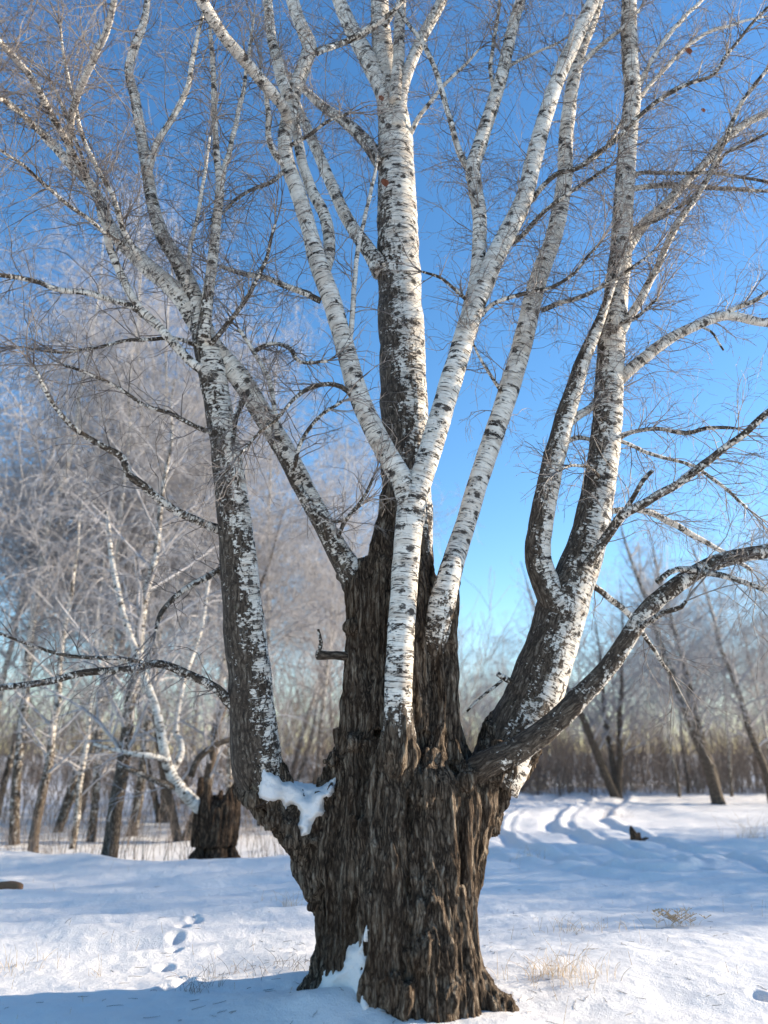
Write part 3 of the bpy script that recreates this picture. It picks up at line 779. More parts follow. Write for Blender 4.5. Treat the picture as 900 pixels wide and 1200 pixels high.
# --- left stem rising from the snowy crotch
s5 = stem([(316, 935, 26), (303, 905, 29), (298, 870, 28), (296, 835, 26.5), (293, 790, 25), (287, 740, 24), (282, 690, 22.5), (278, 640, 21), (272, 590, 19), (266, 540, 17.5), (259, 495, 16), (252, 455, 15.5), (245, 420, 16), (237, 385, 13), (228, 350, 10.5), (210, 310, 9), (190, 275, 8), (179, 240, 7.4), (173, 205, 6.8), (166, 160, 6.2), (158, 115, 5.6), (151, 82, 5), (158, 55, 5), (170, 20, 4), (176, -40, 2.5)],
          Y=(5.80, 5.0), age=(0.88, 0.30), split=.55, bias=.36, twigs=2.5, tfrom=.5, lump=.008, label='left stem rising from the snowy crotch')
branch(s5, [(173, 205, 5), (180, 178, 5), (193, 150, 4.5), (217, 110, 4), (227, 63, 3.5), (240, 10, 2)], Y=(5.1, 4.8), age=(.2, .2), twigs=5)
branch(s5, [(238, 398, 9), (242, 360, 7), (249, 305, 6), (254, 257, 5.5), (258, 217, 5), (254, 183, 4), (251, 130, 3.5), (250, 83, 3), (246, 30, 2)], Y=(5.25, 5.0), age=(.5, .15), twigs=6)
branch(s5, [(258, 222, 4), (267, 183, 4), (277, 143, 3.5), (284, 107, 3), (290, 70, 2.6), (298, 20, 1.8)], Y=(5.15, 5.2), age=(.1, .1), twigs=5)
branch(s5, [(219, 332, 3.5), (224, 285, 3), (233, 240, 2.8), (241, 195, 2.4), (246, 160, 1.8)], Y=(5.2, 5.0), age=(0, 0), twigs=5)
branch(s5, [(268, 624, 7), (252, 619, 5.5), (235, 612, 5), (200, 595, 4.8), (170, 571, 4.6), (150, 555, 4.4), (142, 535, 4), (115, 520, 3.6), (85, 500, 3), (60, 470, 2.2), (40, 430, 1.6)], Y=(5.65, 4.6), age=(1, 1), twigs=4, tl=.6, lump=.008)
branch(s5, [(268, 664, 6), (257, 669, 4.5), (240, 678, 3.8), (225, 685, 3.5), (200, 702, 3.2), (187, 720, 2.8), (182, 740, 2)], Y=(5.65, 5.2), age=(1, 1), twigs=4, tl=.5)
d3 = branch(s5, [(280, 832, 7), (267, 822, 6), (255, 808, 5.5), (220, 790, 5), (185, 778, 4.8), (150, 785, 4.6), (100, 788, 4.2), (50, 800, 3.8), (0, 806, 3.4), (-50, 815, 2.4)], Y=(5.7, 4.9), age=(1, 1), twigs=3, tl=.5, lump=.006)
branch(s5, [(180, 780, 3.2), (150, 772, 3), (110, 770, 2.8), (65, 765, 2.4), (0, 741, 2)], Y=(5.3, 5.0), age=(1, 1), twigs=4, tl=.5)
branch(s5, [(249, 506, 4.5), (235, 502, 3.5), (200, 485, 3.2), (175, 477, 3), (125, 447, 2.6), (75, 428, 2)], Y=(5.4, 4.8), age=(.9, .9), twigs=5)
branch(s5, [(230, 405, 3.5), (205, 397, 3), (147, 400, 2.6), (110, 408, 2.4), (67, 413, 2), (27, 407, 1.6)], Y=(5.3, 4.7), age=(.8, .8), twigs=6)

# --- limb from the top of the trunk out to the upper left
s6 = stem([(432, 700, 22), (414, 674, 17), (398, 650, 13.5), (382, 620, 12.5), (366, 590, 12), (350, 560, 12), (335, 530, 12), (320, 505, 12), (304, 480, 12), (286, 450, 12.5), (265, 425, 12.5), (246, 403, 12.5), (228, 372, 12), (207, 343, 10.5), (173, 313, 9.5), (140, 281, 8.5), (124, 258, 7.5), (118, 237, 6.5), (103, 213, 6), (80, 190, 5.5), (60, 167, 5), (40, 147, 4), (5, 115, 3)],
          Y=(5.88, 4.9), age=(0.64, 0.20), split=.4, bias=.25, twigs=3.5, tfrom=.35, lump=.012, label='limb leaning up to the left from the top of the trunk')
branch(s6, [(235, 432, 6), (227, 427, 5.5), (207, 407, 5.5), (187, 383, 5), (160, 357, 5), (137, 310, 4.5), (128, 285, 4.5), (124, 262, 4)], Y=(5.2, 4.9), age=(.3, .1), twigs=5)
branch(s6, [(187, 385, 5), (172, 372, 4.8), (150, 358, 4.6), (110, 346, 4.4), (67, 340, 4), (43, 330, 3.6), (0, 323, 3.4), (-50, 318, 2.4)], Y=(5.15, 4.4), age=(.4, .5), twigs=5)
branch(s6, [(325, 510, 4.5), (322, 480, 3.6), (317, 447, 3.2), (304, 423, 3), (293, 407, 3), (280, 385, 2.4)], Y=(5.45, 5.3), age=(.3, .2), twigs=8, tl=.45)
branch(s6, [(296, 412, 3), (318, 402, 3), (340, 408, 3), (352, 424, 2.8), (385, 423, 2.2)], Y=(5.4, 5.3), age=(.6, .5), twigs=9, tl=.4, lump=.01)
branch(s6, [(118, 240, 3.5), (105, 208, 3), (92, 175, 2.8), (78, 140, 2.4), (60, 95, 1.8)], Y=(4.95, 4.5), age=(.5, .5), twigs=7)
branch(s6, [(165, 305, 4), (145, 270, 4), (130, 225, 3.6), (112, 195, 3.2), (95, 150, 2.8), (80, 90, 2.2), (70, 30, 1.6)], Y=(5.0, 4.2), age=(.3, .3), twigs=7)
branch(s6, [(150, 292, 3.4), (110, 262, 3), (70, 232, 2.8), (30, 196, 2.4), (-10, 170, 2)], Y=(4.95, 4.0), age=(.5, .5), twigs=7)
branch(s6, [(345, 548, 3.4), (352, 520, 3), (372, 490, 2.6), (400, 470, 2)], Y=(5.5, 5.3), age=(.8, .8), twigs=7, tl=.4)
branch(s6, [(392, 640, 3.4), (405, 610, 3), (425, 585, 2.6), (436, 560, 2)], Y=(5.75, 5.5), age=(.7, .7), twigs=4, tl=.35)
branch(s6, [(287, 462, 5), (277, 490, 4.2), (273, 520, 3.6)], Y=(5.4, 5.2), age=(.9, .9), twigs=8, tl=.4)
branch(s6, [(352, 570, 3), (372, 600, 2.6), (395, 612, 2.2), (425, 592, 1.6)], Y=(5.6, 5.2), age=(.9, .9), twigs=6, tl=.4)
branch(s6, [(246, 405, 4), (268, 378, 3.5), (292, 345, 3), (312, 300, 2.6), (322, 262, 2)], Y=(5.3, 5.0), age=(.7, .6), twigs=9, tl=.5)
# boughs that reach forward over the place the picture was taken from
branch(s6, [(102, 212, 5), (70, 150, 5), (35, 90, 5), (0, 50, 4.5), (-60, 0, 3)], Y=(4.9, 3.0), age=(.5, .5), twigs=5, tl=.8)
branch(s6, [(82, 192, 5), (85, 130, 5), (110, 70, 5), (130, 20, 4.5), (140, -40, 3)], Y=(4.85, 3.0), age=(.3, .3), twigs=5, tl=.8)
branch(s6, [(60, 167, 4), (20, 130, 4), (-30, 100, 3)], Y=(4.8, 3.2), age=(.5, .5), twigs=5, tl=.8)

# --- dead snag on the trunk
st_ = stem([(424, 775, 7), (412, 770, 5.5), (396, 768, 5), (382, 768, 5), (373, 767, 6)], Y=(5.85, 5.6), age=(1.2, 1.2), lump=.006, label='short broken dead snag on the left of the trunk')
branch(st_, [(373, 770, 4), (376, 754, 3), (373, 737, 2)], Y=(5.62, 5.58), age=(1.2, 1.2))

# twigs of the crown: thousands, one part
V_, Q_ = tubes_np([t[0] for t in TW], [t[1] for t in TW], 3)
tw = link('twigs', mesh_np('twigs', V_, Q_), M_TWIG, root)
tw['kind'] = 'stuff'
print('TWIGS', len(TW), len(Q_))

# a few curled brown leaves still hanging
def leaf(u, v, Y, sz):
    c, m = P(u, v, Y)
    bm = bmesh.new()
    L = sz * m
    rows = []
    for i in range(7):
        t = i / 6
        w = L * 0.42 * math.sin(math.pi * min(1, t * 0.93 + 0.05)) ** 0.8
        row = []
        for j in (-1, -0.5, 0, 0.5, 1):
            row.append(bm.verts.new((j * w + 0.2 * L * t, -abs(j) * w * 0.55 + 0.1 * L * math.sin(3 * t), -t * L)))
        rows.append(row)
    for r0, r1 in zip(rows[:-1], rows[1:]):
        for k in range(4):
            bm.faces.new((r0[k], r0[k + 1], r1[k + 1], r1[k]))
    bmesh.ops.solidify(bm, geom=bm.faces[:], thickness=0.001)
    me = bpy.data.meshes.new('leaf'); bm.to_mesh(me); bm.free()
    me.transform(__import__('mathutils').Matrix.Translation(c))
    link('leaf', me, M_LEAF, root)
for l in [(805, 56, 5.2, 10), (823, 127, 5.5, 6), (450, 210, 5.72, 11), (446, 112, 5.7, 8)]:
    leaf(*l)

# ------------------------------------------------------------ snow lying on the tree
from mathutils.bvhtree import BVHTree
_pl = np.empty(len(tm.loops), np.int32); tm.loops.foreach_get('vertex_index', _pl)
_ls = np.empty(len(tm.polygons), np.int32); tm.polygons.foreach_get('loop_start', _ls)
_lt = np.empty(len(tm.polygons), np.int32); tm.polygons.foreach_get('loop_total', _lt)
BARK = BVHTree.FromPolygons(co2.tolist(), [_pl[i:i + n].tolist() for i, n in zip(_ls, _lt)])
CAM = Vector((0, 0, CAMZ))

def snow_layer(name, outline, label, depth0, top_back=0.0, lift=0.05, soft=7.0, stp=1.3, blur=14):
    """a layer of snow that follows the bark under it, thins out at its rim and lets the ridges of the bark come through"""
    O = np.array(outline, float)
    u0, v0 = O.min(0) - 2; u1, v1 = O.max(0) + 2
    us = np.arange(u0, u1, stp); vs = np.arange(v0, v1, stp)
    U, Vv = np.meshgrid(us, vs, indexing='ij')
    D = seg_dist(U, Vv, [tuple(p) for p in O] + [tuple(O[0])])
    D = np.abs(D)
    ins = np.zeros(U.shape, bool)
    j = len(O) - 1
    for i in range(len(O)):
        xi, yi = O[i]; xj, yj = O[j]
        c = ((yi > Vv) != (yj > Vv)) & (U < (xj - xi) * (Vv - yi) / (yj - yi + 1e-9) + xi)
        ins ^= c; j = i
    D = np.where(ins, D, -D) + 3.2 * fbm(U, Vv, 0.11, 41, 3)
    Y = np.full(U.shape, np.nan)
    for i in range(len(us)):
        for k in range(len(vs)):
            p, _ = P(us[i], vs[k], 6.0)
            h = BARK.ray_cast(CAM, (Vector(p) - CAM).normalized())
            if h[0] is not None and h[0][1] < depth0 + 0.35: Y[i, k] = h[0][1]
    miss = np.isnan(Y)
    Yf = np.where(miss, depth0 + top_back, Y)
    for it in range(blur + 40):
        q = np.pad(Yf, 1, mode='edge')
        m = (q[:-2, 1:-1] + q[2:, 1:-1] + q[1:-1, :-2] + q[1:-1, 2:]) / 4
        Yf = np.where(miss | (it < blur), m, Yf)
    t = np.clip(D / soft, 0, 1); t = t * t * (3 - 2 * t)
    off = lift * t - 0.020 * (1 - t) + 0.014 * fbm(U, Vv, 0.07, 43, 3) + 0.006 * fbm(U, Vv, 0.3, 44, 2)
    Ys = Yf - off
    keep = D > 0
    bm = bmesh.new(); vid = {}
    def vert(i, k, back):
        if (i, k, back) not in vid: vid[(i, k, back)] = bm.verts.new(P(us[i], vs[k], Ys[i, k] + (0.03 + 0.06 * t[i, k] if back else 0))[0])
        return vid[(i, k, back)]
    cells = {(i, k) for i in range(len(us) - 1) for k in range(len(vs) - 1) if keep[i, k] and keep[i + 1, k] and keep[i, k + 1] and keep[i + 1, k + 1]}
    for (i, k) in cells:
        bm.faces.new([vert(i, k, 0), vert(i, k + 1, 0), vert(i + 1, k + 1, 0), vert(i + 1, k, 0)])
        bm.faces.new([vert(i, k, 1), vert(i + 1, k, 1), vert(i + 1, k + 1, 1), vert(i, k + 1, 1)])
        for (di, dk, A0, B0) in ((-1, 0, (i, k), (i, k + 1)), (1, 0, (i + 1, k + 1), (i + 1, k)), (0, -1, (i + 1, k), (i, k)), (0, 1, (i, k + 1), (i + 1, k + 1))):
            if (i + di, k + dk) not in cells:
                bm.faces.new([vert(*B0, 0), vert(*A0, 0), vert(*A0, 1), vert(*B0, 1)])
    bmesh.ops.smooth_vert(bm, verts=bm.verts[:], factor=0.5, use_axis_x=True, use_axis_y=True, use_axis_z=True)
    bmesh.ops.recalc_face_normals(bm, faces=bm.faces[:])
    me = bpy.data.meshes.new(name); bm.to_mesh(me); bm.free()
    me.polygons.foreach_set('use_smooth', np.ones(len(me.polygons), dtype=bool))
    return tag(link(name, me, M_SNOW), label, 'snow')
snow_layer('snow_patch', [(302, 886), (312, 893), (320, 903), (332, 911), (345, 916), (360, 919), (376, 917), (396, 908), (394, 928), (384, 938), (381, 952), (370, 962), (362, 980), (352, 980), (348, 968), (351, 952), (342, 944), (334, 952), (327, 940), (316, 944), (300, 938)],
           'white snow lying in the crotch under the left stem of the old birch', 5.72, 0.10)
snow_layer('snow_patch', [(430, 1076), (436, 1090), (431, 1112), (432, 1150), (440, 1190), (436, 1215), (385, 1215), (352, 1190), (354, 1164), (372, 1154), (380, 1136), (396, 1128), (404, 1110), (418, 1102)],
           'wedge of snow banked in the hollow at the foot of the old birch trunk', 5.75, -0.1, 0.075, 14.0, 1.6, 60)

# ------------------------------------------------------------ trees of the wood
BSPEC = {0: (0.35, 0.10, 0.02, 3.4, 0.42, 0.55), 1: (0.22, 0.13, 0.10, 4.6, 0.6, 0.6), 2: (0.16, 0.15, 0.22, 3.4, 0.65, 0.8), 3: (0.16, 0.12, 0.25, 0, 0, 0), 'rmin': 0.004}

def bare_tree(seed, H, r0, lean, forks=1, spread=1.0, dense=1.0, first=0.28, droop=True, stems=None):
    """trunk mesh and crown mesh about the tree's own foot"""
    random.seed(seed)
    tr, cr = [], []
    spec = {k: (list(v) if k != 'rmin' else v) for k, v in BSPEC.items()}
    for k in range(4):
        spec[k][3] *= dense
        if not droop: spec[k][2] *= 0.1
    for q in range(forks):
        n = 16
        px, py, pz = 0.0, 0.0, -0.3
        a = random.uniform(0, 6.28)
        if stems: lx, ly = stems[q]
        else:
            lx, ly = (lean, 0) if forks == 1 else (lean + 0.28 * math.cos(a + q * 2.6), 0.28 * math.sin(a + q * 2.6))
        pts, rr = [], []
        Hq = H * random.uniform(0.85, 1.0) if q else H
        for i in range(n):
            t = i / (n - 1)
            pts.append((px, py, pz))
            rr.append(max(0.012, (r0 if q == 0 else r0 * 0.8) * (1 - t) ** 0.85 * (1.25 if i == 0 else 1)))
            h = Hq / (n - 1)
            px += h * (lx * (1 - 0.35 * t) + random.gauss(0, 0.06)); py += h * (ly * (1 - 0.35 * t) + random.gauss(0, 0.06)); pz += h
        C = catmull(np.c_[np.array(pts), rr], 3)
        tr.append((C[:, :3], C[:, 3]))
        k = int(H * 3.1)
        for j in range(k):
            t = first + (1 - first) * (j + random.random()) / k
            f = t * (len(C) - 1); i = min(int(f), len(C) - 2)
            ph = j * 2.4 + random.uniform(-.5, .5)
            el = random.uniform(0.55, 1.0)
            d = unit([math.cos(ph) * math.cos(el), math.sin(ph) * math.cos(el), math.sin(el)])
            L = spread * H * 0.30 * (1.15 - 0.72 * ((t - first) / (1 - first)) ** 1.4) * random.uniform(0.7, 1.2)
            grow(cr, C[i, :3].tolist(), d, L, min(C[i, 3] * 0.5, 0.045), 0, spec)
    return tr, cr

def tree_meshes(name, tr, cr, age=(1.0, 0.1), seed=0.0):
    ms = []
    for q, (C, r) in enumerate(tr):
        fr = np.linspace(0, 1, len(C))
        ms.append(limb_mesh(name, C, r, 10, age[0] + (age[1] - age[0]) * np.clip(fr / 0.35, 0, 1), 0, 0.06, seed + q * 3))
    if len(ms) > 1:
        bm = bmesh.new()
        for m in ms: bm.from_mesh(m)
        me = bpy.data.meshes.new(name); bm.to_mesh(me); bm.free()
    else: me = ms[0]
    V_, Q_ = tubes_np([t[0] for t in cr], [t[1] for t in cr], 3)
    return me, mesh_np('crown', V_, Q_)

protos = []
for seed, H, r0, lean, forks, spread, dense in [(11, 14.0, 0.09, 0.02, 1, 0.85, 0.97), (12, 13.0, 0.085, -0.06, 1, 0.9, 0.97), (13, 14.5, 0.09, 0.05, 2, 0.8, 0.82), (14, 11.5, 0.08, 0.10, 1, 1.0, 0.97)]:
    tr, cr = bare_tree(seed, H, r0, lean, forks, spread, dense)
    print('tree', len(cr))
    protos.append(tree_meshes('trunk', tr, cr, (0.8, 0.2), seed))

def place_tree(k, x, y, sc, rz, label, group, name='birch_tree', cat='tree'):
    o = empty(name, (x, y, Z(x, y) - 0.02))
    o.rotation_euler = (0, 0, rz); o.scale = (sc, sc, sc)
    tag(o, label, cat, group)
    t = link('trunk', protos[k][0], M_BIRCH, o, loc=(0, 0, 0))
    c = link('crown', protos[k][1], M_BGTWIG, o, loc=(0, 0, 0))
    return o

random.seed(3)
def at(u, dist):
    return (u - 450) / F * dist * 1.05, dist
LG = 'birches of the pale grove on the left'
for (u, dist, k, sc) in [(-60, 17, 0, 1.0), (20, 20, 1, 1.0), (70, 18, 0, 1.02), (108, 21, 2, 1.05), (146, 19, 1, 1.05), (186, 20, 0, 1.05), (222, 24, 2, 1.1), (258, 21, 3, 1.05), (292, 19, 1, 0.85), (322, 23, 0, 0.95), (372, 25, 3, 1.0), (-130, 24, 2, 1.0), (45, 26, 3, 1.25), (130, 28, 1, 1.25), (345, 29, 2, 1.0), (240, 33, 3, 1.1), (398, 32, 1, 0.85)]:
    x, y = at(u, dist)
    place_tree(k, x, y, sc * random.uniform(1.06, 1.2), random.uniform(0, 6.28), 'slender bare birch in the blurred pale grove behind the left stem', LG)
RG = 'birches of the far wood on the right'
for (u, dist, k, sc) in [(548, 44, 3, 0.75), (592, 48, 1, 0.7), (655, 46, 3, 0.8), (700, 42, 0, 0.8), (770, 36, 1, 0.9), (800, 44, 2, 0.95), (870, 40, 0, 0.95), (930, 33, 1, 0.95), (990, 38, 2, 1.0), (760, 30, 3, 0.8), (815, 31, 1, 0.75), (868, 29, 3, 0.85), (905, 33, 0, 0.85), (950, 27, 3, 0.9), (620, 40, 0, 0.7), (570, 36, 3, 0.6)]:
    x, y = at(u, dist)
    place_tree(k, x, y, sc, random.uniform(0, 6.28), 'slender bare birch in the blurred far wood on the right', RG)

# trees with a look of their own
def own_tree(name, u, v, label, meshes, dist=None, mtwig=None):
    d = dist or ground_dist(v)
    x, y = P(u, v, d)[0][:2]
    o = empty(name, (x, y, Z(x, y) - 0.02)); tag(o, label, 'tree')
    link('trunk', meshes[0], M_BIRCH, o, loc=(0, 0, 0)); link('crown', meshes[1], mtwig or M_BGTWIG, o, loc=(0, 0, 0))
    return o
own_tree('bare_tree', 124, 1004, 'dark-trunked tree standing left of the broken stump behind the bank', tree_meshes('trunk', *bare_tree(31, 9.0, 0.135, 0.05, 1, 0.8, 0.9, 0.2), (1.3, 0.5), 3), 13.8)
own_tree('bare_tree', 216, 960, 'dark crooked tree just behind the broken stump', tree_meshes('trunk', *bare_tree(32, 8.5, 0.14, 0.0, 2, 0.8, 0.9, 0.15), (1.3, 0.8), 5), 19.0)
own_tree('bare_tree', 42, 985, 'thin upright tree at the left edge of the wood', tree_meshes('trunk', *bare_tree(33, 8.0, 0.10, 0.03, 1, 0.7, 0.9, 0.2), (1.1, 0.4), 7), 16.5)
own_tree('bare_tree', 88, 985, 'thin sunlit tree between the left edge and the dark-trunked tree', tree_meshes('trunk', *bare_tree(34, 6.5, 0.075, 0.02, 1, 0.7, 0.9, 0.2), (0.7, 0.2), 9), 17.5)
own_tree('bare_tree', 725, 930, 'low-forked clump of dark trunks spreading in a V beyond the ruts', tree_meshes('trunk', *bare_tree(35, 9.0, 0.17, 0.0, 3, 0.75, 0.8, 0.2, False, [(-0.42, 0.0), (0.12, 0.05), (0.0, 0.15)]), (1.3, 0.9), 11), 30)
own_tree('bare_tree', 842, 926, 'leaning forked tree with a dark foot beside the right wood', tree_meshes('trunk', *bare_tree(36, 10.5, 0.21, -0.22, 2, 0.7, 0.9, 0.22, False, [(-0.30, 0.0), (-0.16, 0.08)]), (1.2, 0.5), 13), 27)
own_tree('bare_tree', 905, 922, 'tilted slim tree cut by the right edge of the picture', tree_meshes('trunk', *bare_tree(37, 10.0, 0.14, -0.2, 1, 0.7, 1.0, 0.2, False), (1.2, 0.5), 15), 27)

# trees out on the right whose long shadows cross the snow
for i, (x, y, k, sc) in enumerate([(13.5, 13.4, 0, 0.75), (15.5, 15.6, 2, 0.8), (18.5, 15.0, 1, 0.85), (21, 16.5, 0, 0.9), (12.4, 11.2, 3, 0.6), (24, 14.2, 1, 0.9), (19, 18.5, 3, 0.9), (27, 17.5, 2, 1.0)]):
    place_tree(k, x, y, sc, i * 1.3, 'bare birch standing beside the snow field, past the tilted slim tree', 'birches beside the snow field')

# ------------------------------------------------------------ broken stump with a pale leaning limb
sx, sy = P(250, 1003, 13.7)[0][:2]
sr = empty('tree_stump', (sx, sy, Z(sx, sy)))
tag(sr, 'broken thick brown stump with a pale limb split off to the left', 'stump')
VL2, FL2 = [], []
def wt(pts, sides=14):
    C = catmull(pts, 5); v, f = closed_tube(C[:, :3], C[:, 3], sides); VL2.append(v); FL2.append(f)
wt([(0, 0, -0.2, .36), (0, 0, 0.15, .27), (0.0, 0, 0.5, .25), (0.0, 0, 0.8, .28), (0.0, 0, 0.98, .24)], 20)
for a in range(13):
    an = a * 0.483 + random.uniform(-.15, .15); q = random.uniform(0.17, 0.26); hh = random.uniform(.92, 1.38)
    wt([(q * math.cos(an), q * math.sin(an), 0.35, .09), (q * 1.1 * math.cos(an), q * 1.1 * math.sin(an), .85, random.uniform(.07, .11)), (q * 1.2 * math.cos(an), q * 1.2 * math.sin(an), hh, .022)])
for a in range(5):
    an = a * 1.3; wt([(.2 * math.cos(an), .2 * math.sin(an), .25, .12), (.36 * math.cos(an), .36 * math.sin(an), .03, .10), (.5 * math.cos(an), .5 * math.sin(an), -.15, .06)])
sm = remesh(VL2, FL2, 0.014, 2)
k = len(sm.vertices)
co = np.empty(k * 3, np.float32); sm.vertices.foreach_get('co', co); co = co.reshape(-1, 3)
no = np.empty(k * 3, np.float32); sm.vertex_normals.foreach_get('vector', no); no = no.reshape(-1, 3)
co = co + no * (0.04 * (1 - np.abs(n3(co, (11, 11, 1.8), 3)) * 2.4) + 0.015 * n3(co, (30, 30, 8), 8))[:, None]
sm.vertices.foreach_set('co', co.astype(np.float32).ravel()); sm.update(); sm.materials.clear()
link('trunk', sm, M_STUMP, sr, loc=(0, 0, 0))
TW2 = []
def slimb(pts, age, tw=3.0, tl=1.0, name='limb'):
    Wp = []
    for u, v, r, y in pts:
        q, m = P(u, v, y); Wp.append((*(q - np.array(sr.location)), r * m))
    C, s = resample(catmull(Wp, 6), 0.08)
    me = limb_mesh(name, C[:, :3], np.clip(C[:, 3], .006, 1), 9, np.full(len(C), age), 0, .07, pts[0][0])
    link(name, me, M_BIRCH, sr, loc=(0, 0, 0))
    T, _, _ = frames(C[:, :3])
    for _ in range(int(s[-1] * tw)):
        i = random.randint(len(C) // 5, len(C) - 1)
        grow(TW2, C[i, :3].tolist(), side_dir(T[i].tolist(), random.uniform(.5, 1.2), .3), tl * random.uniform(.5, 1.3), 0.014, 1, {**BSPEC})
slimb([(248, 968, 9, 13.75), (238, 952, 8, 13.6), (225, 938, 7.5, 13.5), (207, 918, 7, 13.4), (196, 895, 6, 13.3), (190, 865, 5.5, 13.2), (184, 835, 5, 13.2), (172, 800, 4.5, 13.2), (160, 765, 4, 13.3), (145, 720, 3.5, 13.4), (132, 660, 3, 13.5), (125, 600, 2, 13.6)], -0.1)
slimb([(200, 905, 5, 13.4), (212, 885, 4, 13.6), (211, 868, 4, 13.8), (206, 855, 3.5, 14.0), (215, 800, 3, 14.2), (235, 740, 2.5, 14.5), (245, 680, 1.8, 14.6)], 0.1)
slimb([(196, 892, 4, 13.3), (180, 886, 3.5, 13.0), (160, 884, 3, 12.9), (140, 880, 2.5, 12.9), (110, 872, 1.8, 13.0)], 0.3)
slimb([(214, 925, 4, 13.5), (190, 918, 3.5, 13.2), (160, 905, 3, 13.0), (140, 898, 2.2, 12.9)], 0.7)
slimb([(224, 910, 4, 13.8), (232, 890, 4, 13.9), (250, 875, 3.5, 14.0), (272, 866, 3, 14.2), (300, 862, 2, 14.3)], 0.9)
slimb([(270, 945, 3, 13.7), (285, 900, 3, 13.8), (305, 850, 2.5, 14.0), (318, 790, 2, 14.2)], 0.5)
V_, Q_ = tubes_np([t[0] for t in TW2], [t[1] for t in TW2], 3)
t2 = link('twigs', mesh_np('twigs', V_, Q_), M_BGTWIG, sr, loc=(0, 0, 0)); t2['kind'] = 'stuff'

# ------------------------------------------------------------ log, stub, weeds, brush
def small_log():
    p = G(0, 1041)
    x1 = P(26, 1040, p[1])[0][0]
    y = p[1]; z = Z(x1 - 0.1, y) + 0.035
    o = empty('fallen_log', (x1, y, z))
    tag(o, 'brown fallen log end poking in at the left edge of the snow', 'log')
    C = catmull([(0.0, 0, 0, .035), (-0.06, 0, 0.005, .055), (-0.25, 0.02, 0.01, .062), (-0.8, 0.08, 0.0, .066), (-1.8, 0.2, -0.02, .07)], 8)
    me = limb_mesh('bark', C[:, :3], C[:, 3], 14, np.full(len(C), 1.2), 0, .12, 2.0)
    me.materials.clear()
    link('bark', me, M_CUT, o, loc=(0, 0, 0))
    bm = bmesh.new(); 
    n = 14
    V0, F0 = closed_tube(np.array([(-0.04, 0, 0.045), (-0.3, 0.02, 0.062), (-0.8, .08, .06), (-1.7, .19, .04)]), np.array([.012, .034, .04, .03]), 10)
    sme = bpy.data.meshes.new('snow_cap'); sme.from_pydata([tuple(v) for v in V0], [], F0)
    sme.polygons.foreach_set('use_smooth', np.ones(len(sme.polygons), dtype=bool))
    link('snow_cap', sme, M_SNOW, o, loc=(0, 0, 0))
small_log()

def stub():
    p = G(745, 986); x, y = p[0], p[1]
    o = empty('wood_stub', (x, y, Z(x, y))); tag(o, 'small dark splintered stub sticking out of the sunlit snow on the right', 'stump')
    VL_, FL_ = [], []
    for pts in ([(-0.02, 0, -0.1, .09), (-0.02, 0, .06, .075), (-0.05, 0, .15, .055), (-0.07, 0, .24, .02)], [(0.06, 0, -0.1, .07), (0.05, 0, .05, .06), (0.09, .02, .12, .025)], [(0.1, 0, -.05, .05), (0.17, 0, .02, .03), (.25, 0, .03, .012)]):
        C = catmull(pts, 4); v, f = closed_tube(C[:, :3], C[:, 3], 10); VL_.append(v); FL_.append(f)
    me = remesh(VL_, FL_, 0.012, 1); me.materials.clear()
    link('stub_wood', me, M_STUMP, o, loc=(0, 0, 0))
stub()

def tuft(name, u, v, n, h, spread, label, m, cat='grass', group=None, umbel=False, fan=0.5):
    p = G(u, v); x, y = p[0], p[1]
    o = empty(name, (x, y, Z(x, y))); tag(o, label, cat, group)
    pl, rr = [], []
    cx = (0.0, 0.0)
    n = int(n * 1.8)
    for _ in range(n):
        bx, by = random.gauss(0, spread * .5), random.gauss(0, spread * .25)
        if random.random() < .7: bx, by = bx * .35 + cx[0], by * .35 + cx[1]
        else: cx = (bx, by)
        a = random.uniform(0, 6.28); l = h * random.uniform(.25, 1.1); k = fan * random.uniform(.2, 2.0)
        pts = []
        for i in range(6):
            t = i / 5
            pts.append([bx + math.cos(a) * k * l * t * t, by + math.sin(a) * k * l * t * t, Z(x + bx, y + by) - Z(x, y) - .02 + l * t * (1 - .25 * k * t)])
        pl.append(pts); rr.append([.0021 * (1 - .6 * i / 5) for i in range(6)])
        if umbel:
            for _ in range(7):
                b = random.uniform(0, 6.28); q = pts[-1]
                pl.append([q, [q[0] + .03 * math.cos(b), q[1] + .03 * math.sin(b), q[2] + .02], [q[0] + .055 * math.cos(b), q[1] + .055 * math.sin(b), q[2] + .03]]); rr.append([.003, .003, .004])
    V_, Q_ = tubes_np(pl, rr, 3)
    link('stalks', mesh_np('stalks', V_, Q_), m, o, loc=(0, 0, 0))['kind'] = 'stuff'
random.seed(21)
tuft('grass_tuft', 640, 1150, 70, .22, .45, 'pale dry grass tuft nearest the right foot of the old birch', M_GRASS)
tuft('grass_tuft', 690, 1092, 30, .16, .5, 'thin short dry grass on the snow midway between trunk and right edge', M_GRASS)
tuft('weed', 800, 1088, 13, .15, .30, 'dry brown weed with spoked seed heads on the right snow', M_GRASS, 'weed', None, True)
tuft('grass_tuft', 877, 985, 34, .55, .35, 'tall dry grass at the right edge near the shaded hollow', M_GRASS)
tuft('grass_tuft', 235, 1160, 22, .12, .25, 'thin dry stalks beside the line of footprints', M_BRUSH)
tuft('grass_tuft', 332, 1140, 40, .16, .5, 'reddish dry grass close to the left foot of the old birch', M_BRUSH)
tuft('grass_tuft', 60, 1130, 20, .18, .4, 'sparse dry stalks in the snow at the far lower left', M_GRASS)
tuft('grass_tuft', 325, 1060, 14, .22, .3, 'short dry stalks on the shaded track left of the trunk', M_GRASS)
tuft('grass_tuft', 610, 1005, 20, .22, .4, 'dry stalks on the lip of snow just right of the trunk', M_GRASS)
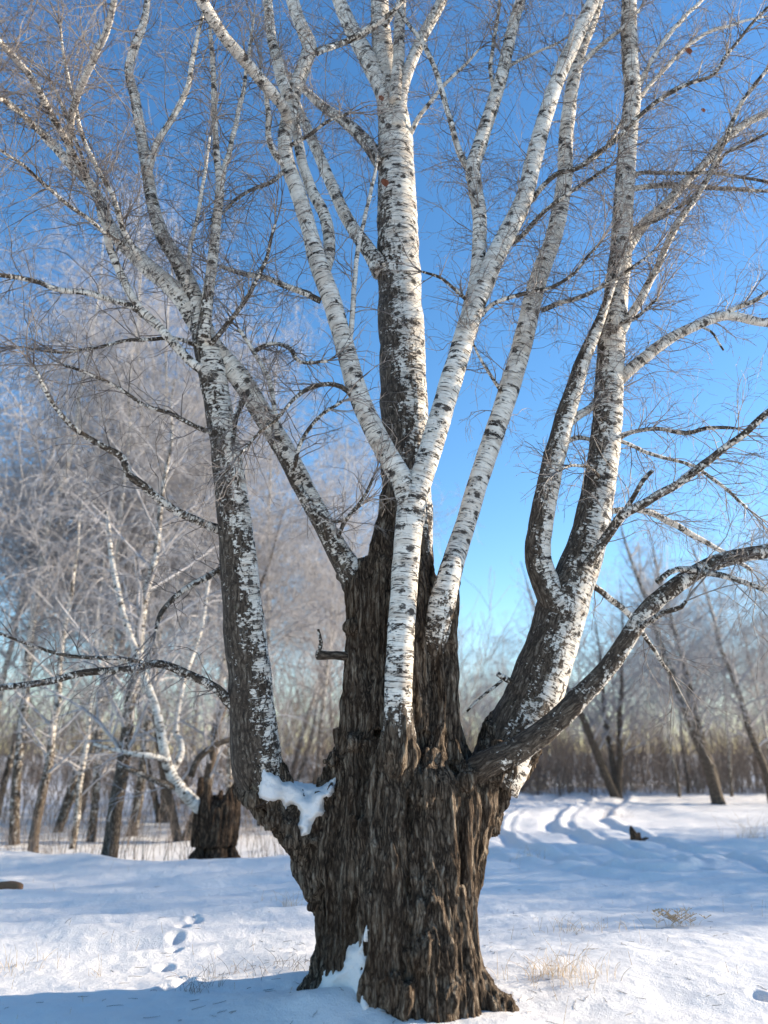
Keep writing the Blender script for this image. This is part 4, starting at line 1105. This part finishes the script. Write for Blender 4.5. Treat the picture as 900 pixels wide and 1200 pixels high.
tuft('grass_tuft', 722, 955, 30, .45, .5, 'dry tuft on the snow between the winding ruts and the V-shaped clump', M_BRUSH)
tuft('weed', 632, 926, 26, .9, .35, 'upright yellow weed standing right of the low limb at the wood edge', M_YELLOW, 'weed')
tuft('weed', 745, 925, 20, .6, .4, 'orange-brown dry weed at the foot of the V-shaped clump', M_GRASS, 'weed')

def brush(name, n, xs, ys, hs, r, m, label_kind='stuff', curve=.42, side=3.6):
    pl, rr = [], []
    spec = {0: (.3, .08, -.01, side, .4, .6), 1: (.2, .12, 0, 0, 0, 0), 'rmin': r * .5}
    X = rng.uniform(xs[0], xs[1], n); Yy = ys[0] + (ys[1] - ys[0]) * rng.random(n) ** 1.3
    Hh = rng.uniform(hs[0], hs[1], n)
    # keep only what stands inside the wedge we look into, plus a margin
    H0 = height(X, Yy)
    for x, y, h, z in zip(X, Yy, Hh, H0):
        h *= max(.25, .45 + .55 * (1 + 1.6 * noise.noise(Vector((x * .35, y * .35, 3))))) * random.uniform(.6, 1.1) 
        grow_out = []
        grow(grow_out, [x, y, z - .05], unit([random.gauss(0, curve * .5), random.gauss(0, curve * .5), 1]), h, r, 0, {**spec})
        for a_, b_2 in grow_out: pl.append(a_); rr.append(b_2)
    V_, Q_ = tubes_np(pl, rr, 3)
    o = link(name, mesh_np(name, V_, Q_), m); o['kind'] = 'stuff'
    print(name, len(Q_))
    return o

# growth that must not be cut off close to the ground
_g = grow
def grow(out, p, d, L, r, level, spec):
    st, jit, droop, cpm, lf, rf = spec[level]
    n = max(4, int(L / st) + 1); h = L / (n - 1)
    pts = [list(p)]; dirs = [d]; d = list(d)
    for i in range(n - 1):
        d = unit([d[0] + random.gauss(0, jit), d[1] + random.gauss(0, jit), d[2] + random.gauss(0, jit) - droop])
        q = pts[-1]; pts.append([q[j] + d[j] * h for j in range(3)]); dirs.append(d)
    rr = [max(spec['rmin'], r * (1 - .7 * i / (n - 1))) for i in range(n)]
    out.append((pts, rr))
    if level + 1 in spec:
        for _ in range(int(L * cpm + random.random())):
            i = random.randint(n // 4, n - 1)
            grow(out, pts[i], side_dir(dirs[i], random.uniform(.3, .8), .4), L * lf * random.uniform(.5, 1.2), max(spec['rmin'], rr[i] * rf), level + 1, spec)

tag(brush('brush_thicket', 3800, (-3, 30), (33, 44), (1.3, 3.0), .013, M_BRUSH), 'brown brush thicket along the far edge of the snow field on the right', 'thicket')
tag(brush('brush_thicket', 1700, (-26, 2), (21, 40), (1.2, 4.2), .011, M_BRUSH), 'grey-brown brush thicket under the pale grove on the left', 'thicket')
tag(brush('dry_weeds', 900, (-13, 0.2), (13.4, 20), (.25, .9), .006, M_BRUSH, side=2), 'dry weed stalks on the shaded snow behind the left bank', 'weeds')
# bits of twig shed on the snow round the tree
pl, rr = [], []
for _ in range(420):
    a = random.uniform(0, 6.28); d = abs(random.gauss(0, 2.6)) + .6
    x, y = .15 + d * math.cos(a), 5.9 + d * .9 * math.sin(a)
    if y < 4.3: continue
    b = random.uniform(0, 3.14); l = random.uniform(.02, .10); q = []
    for i in range(4):
        t = i / 3 - .5
        xx, yy = x + l * t * math.cos(b) + .01 * math.sin(5 * t), y + l * t * math.sin(b)
        q.append([xx, yy, Z(xx, yy) + .003])
    pl.append(q); rr.append([.0016, .0018, .0015, .001])
V_, Q_ = tubes_np(pl, rr, 3)
tag(link('twig_litter', mesh_np('twig_litter', V_, Q_), M_TWIG), 'broken twig ends scattered on the snow round the old birch', 'twigs', kind='stuff')
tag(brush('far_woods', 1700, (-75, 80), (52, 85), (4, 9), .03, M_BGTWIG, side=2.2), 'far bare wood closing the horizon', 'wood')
tag(brush('dry_grass', 260, (-4.5, 5.5), (4.6, 12), (.05, .16), .0022, M_GRASS, side=1), 'scattered short dry grass blades pricking through the snow', 'grass')
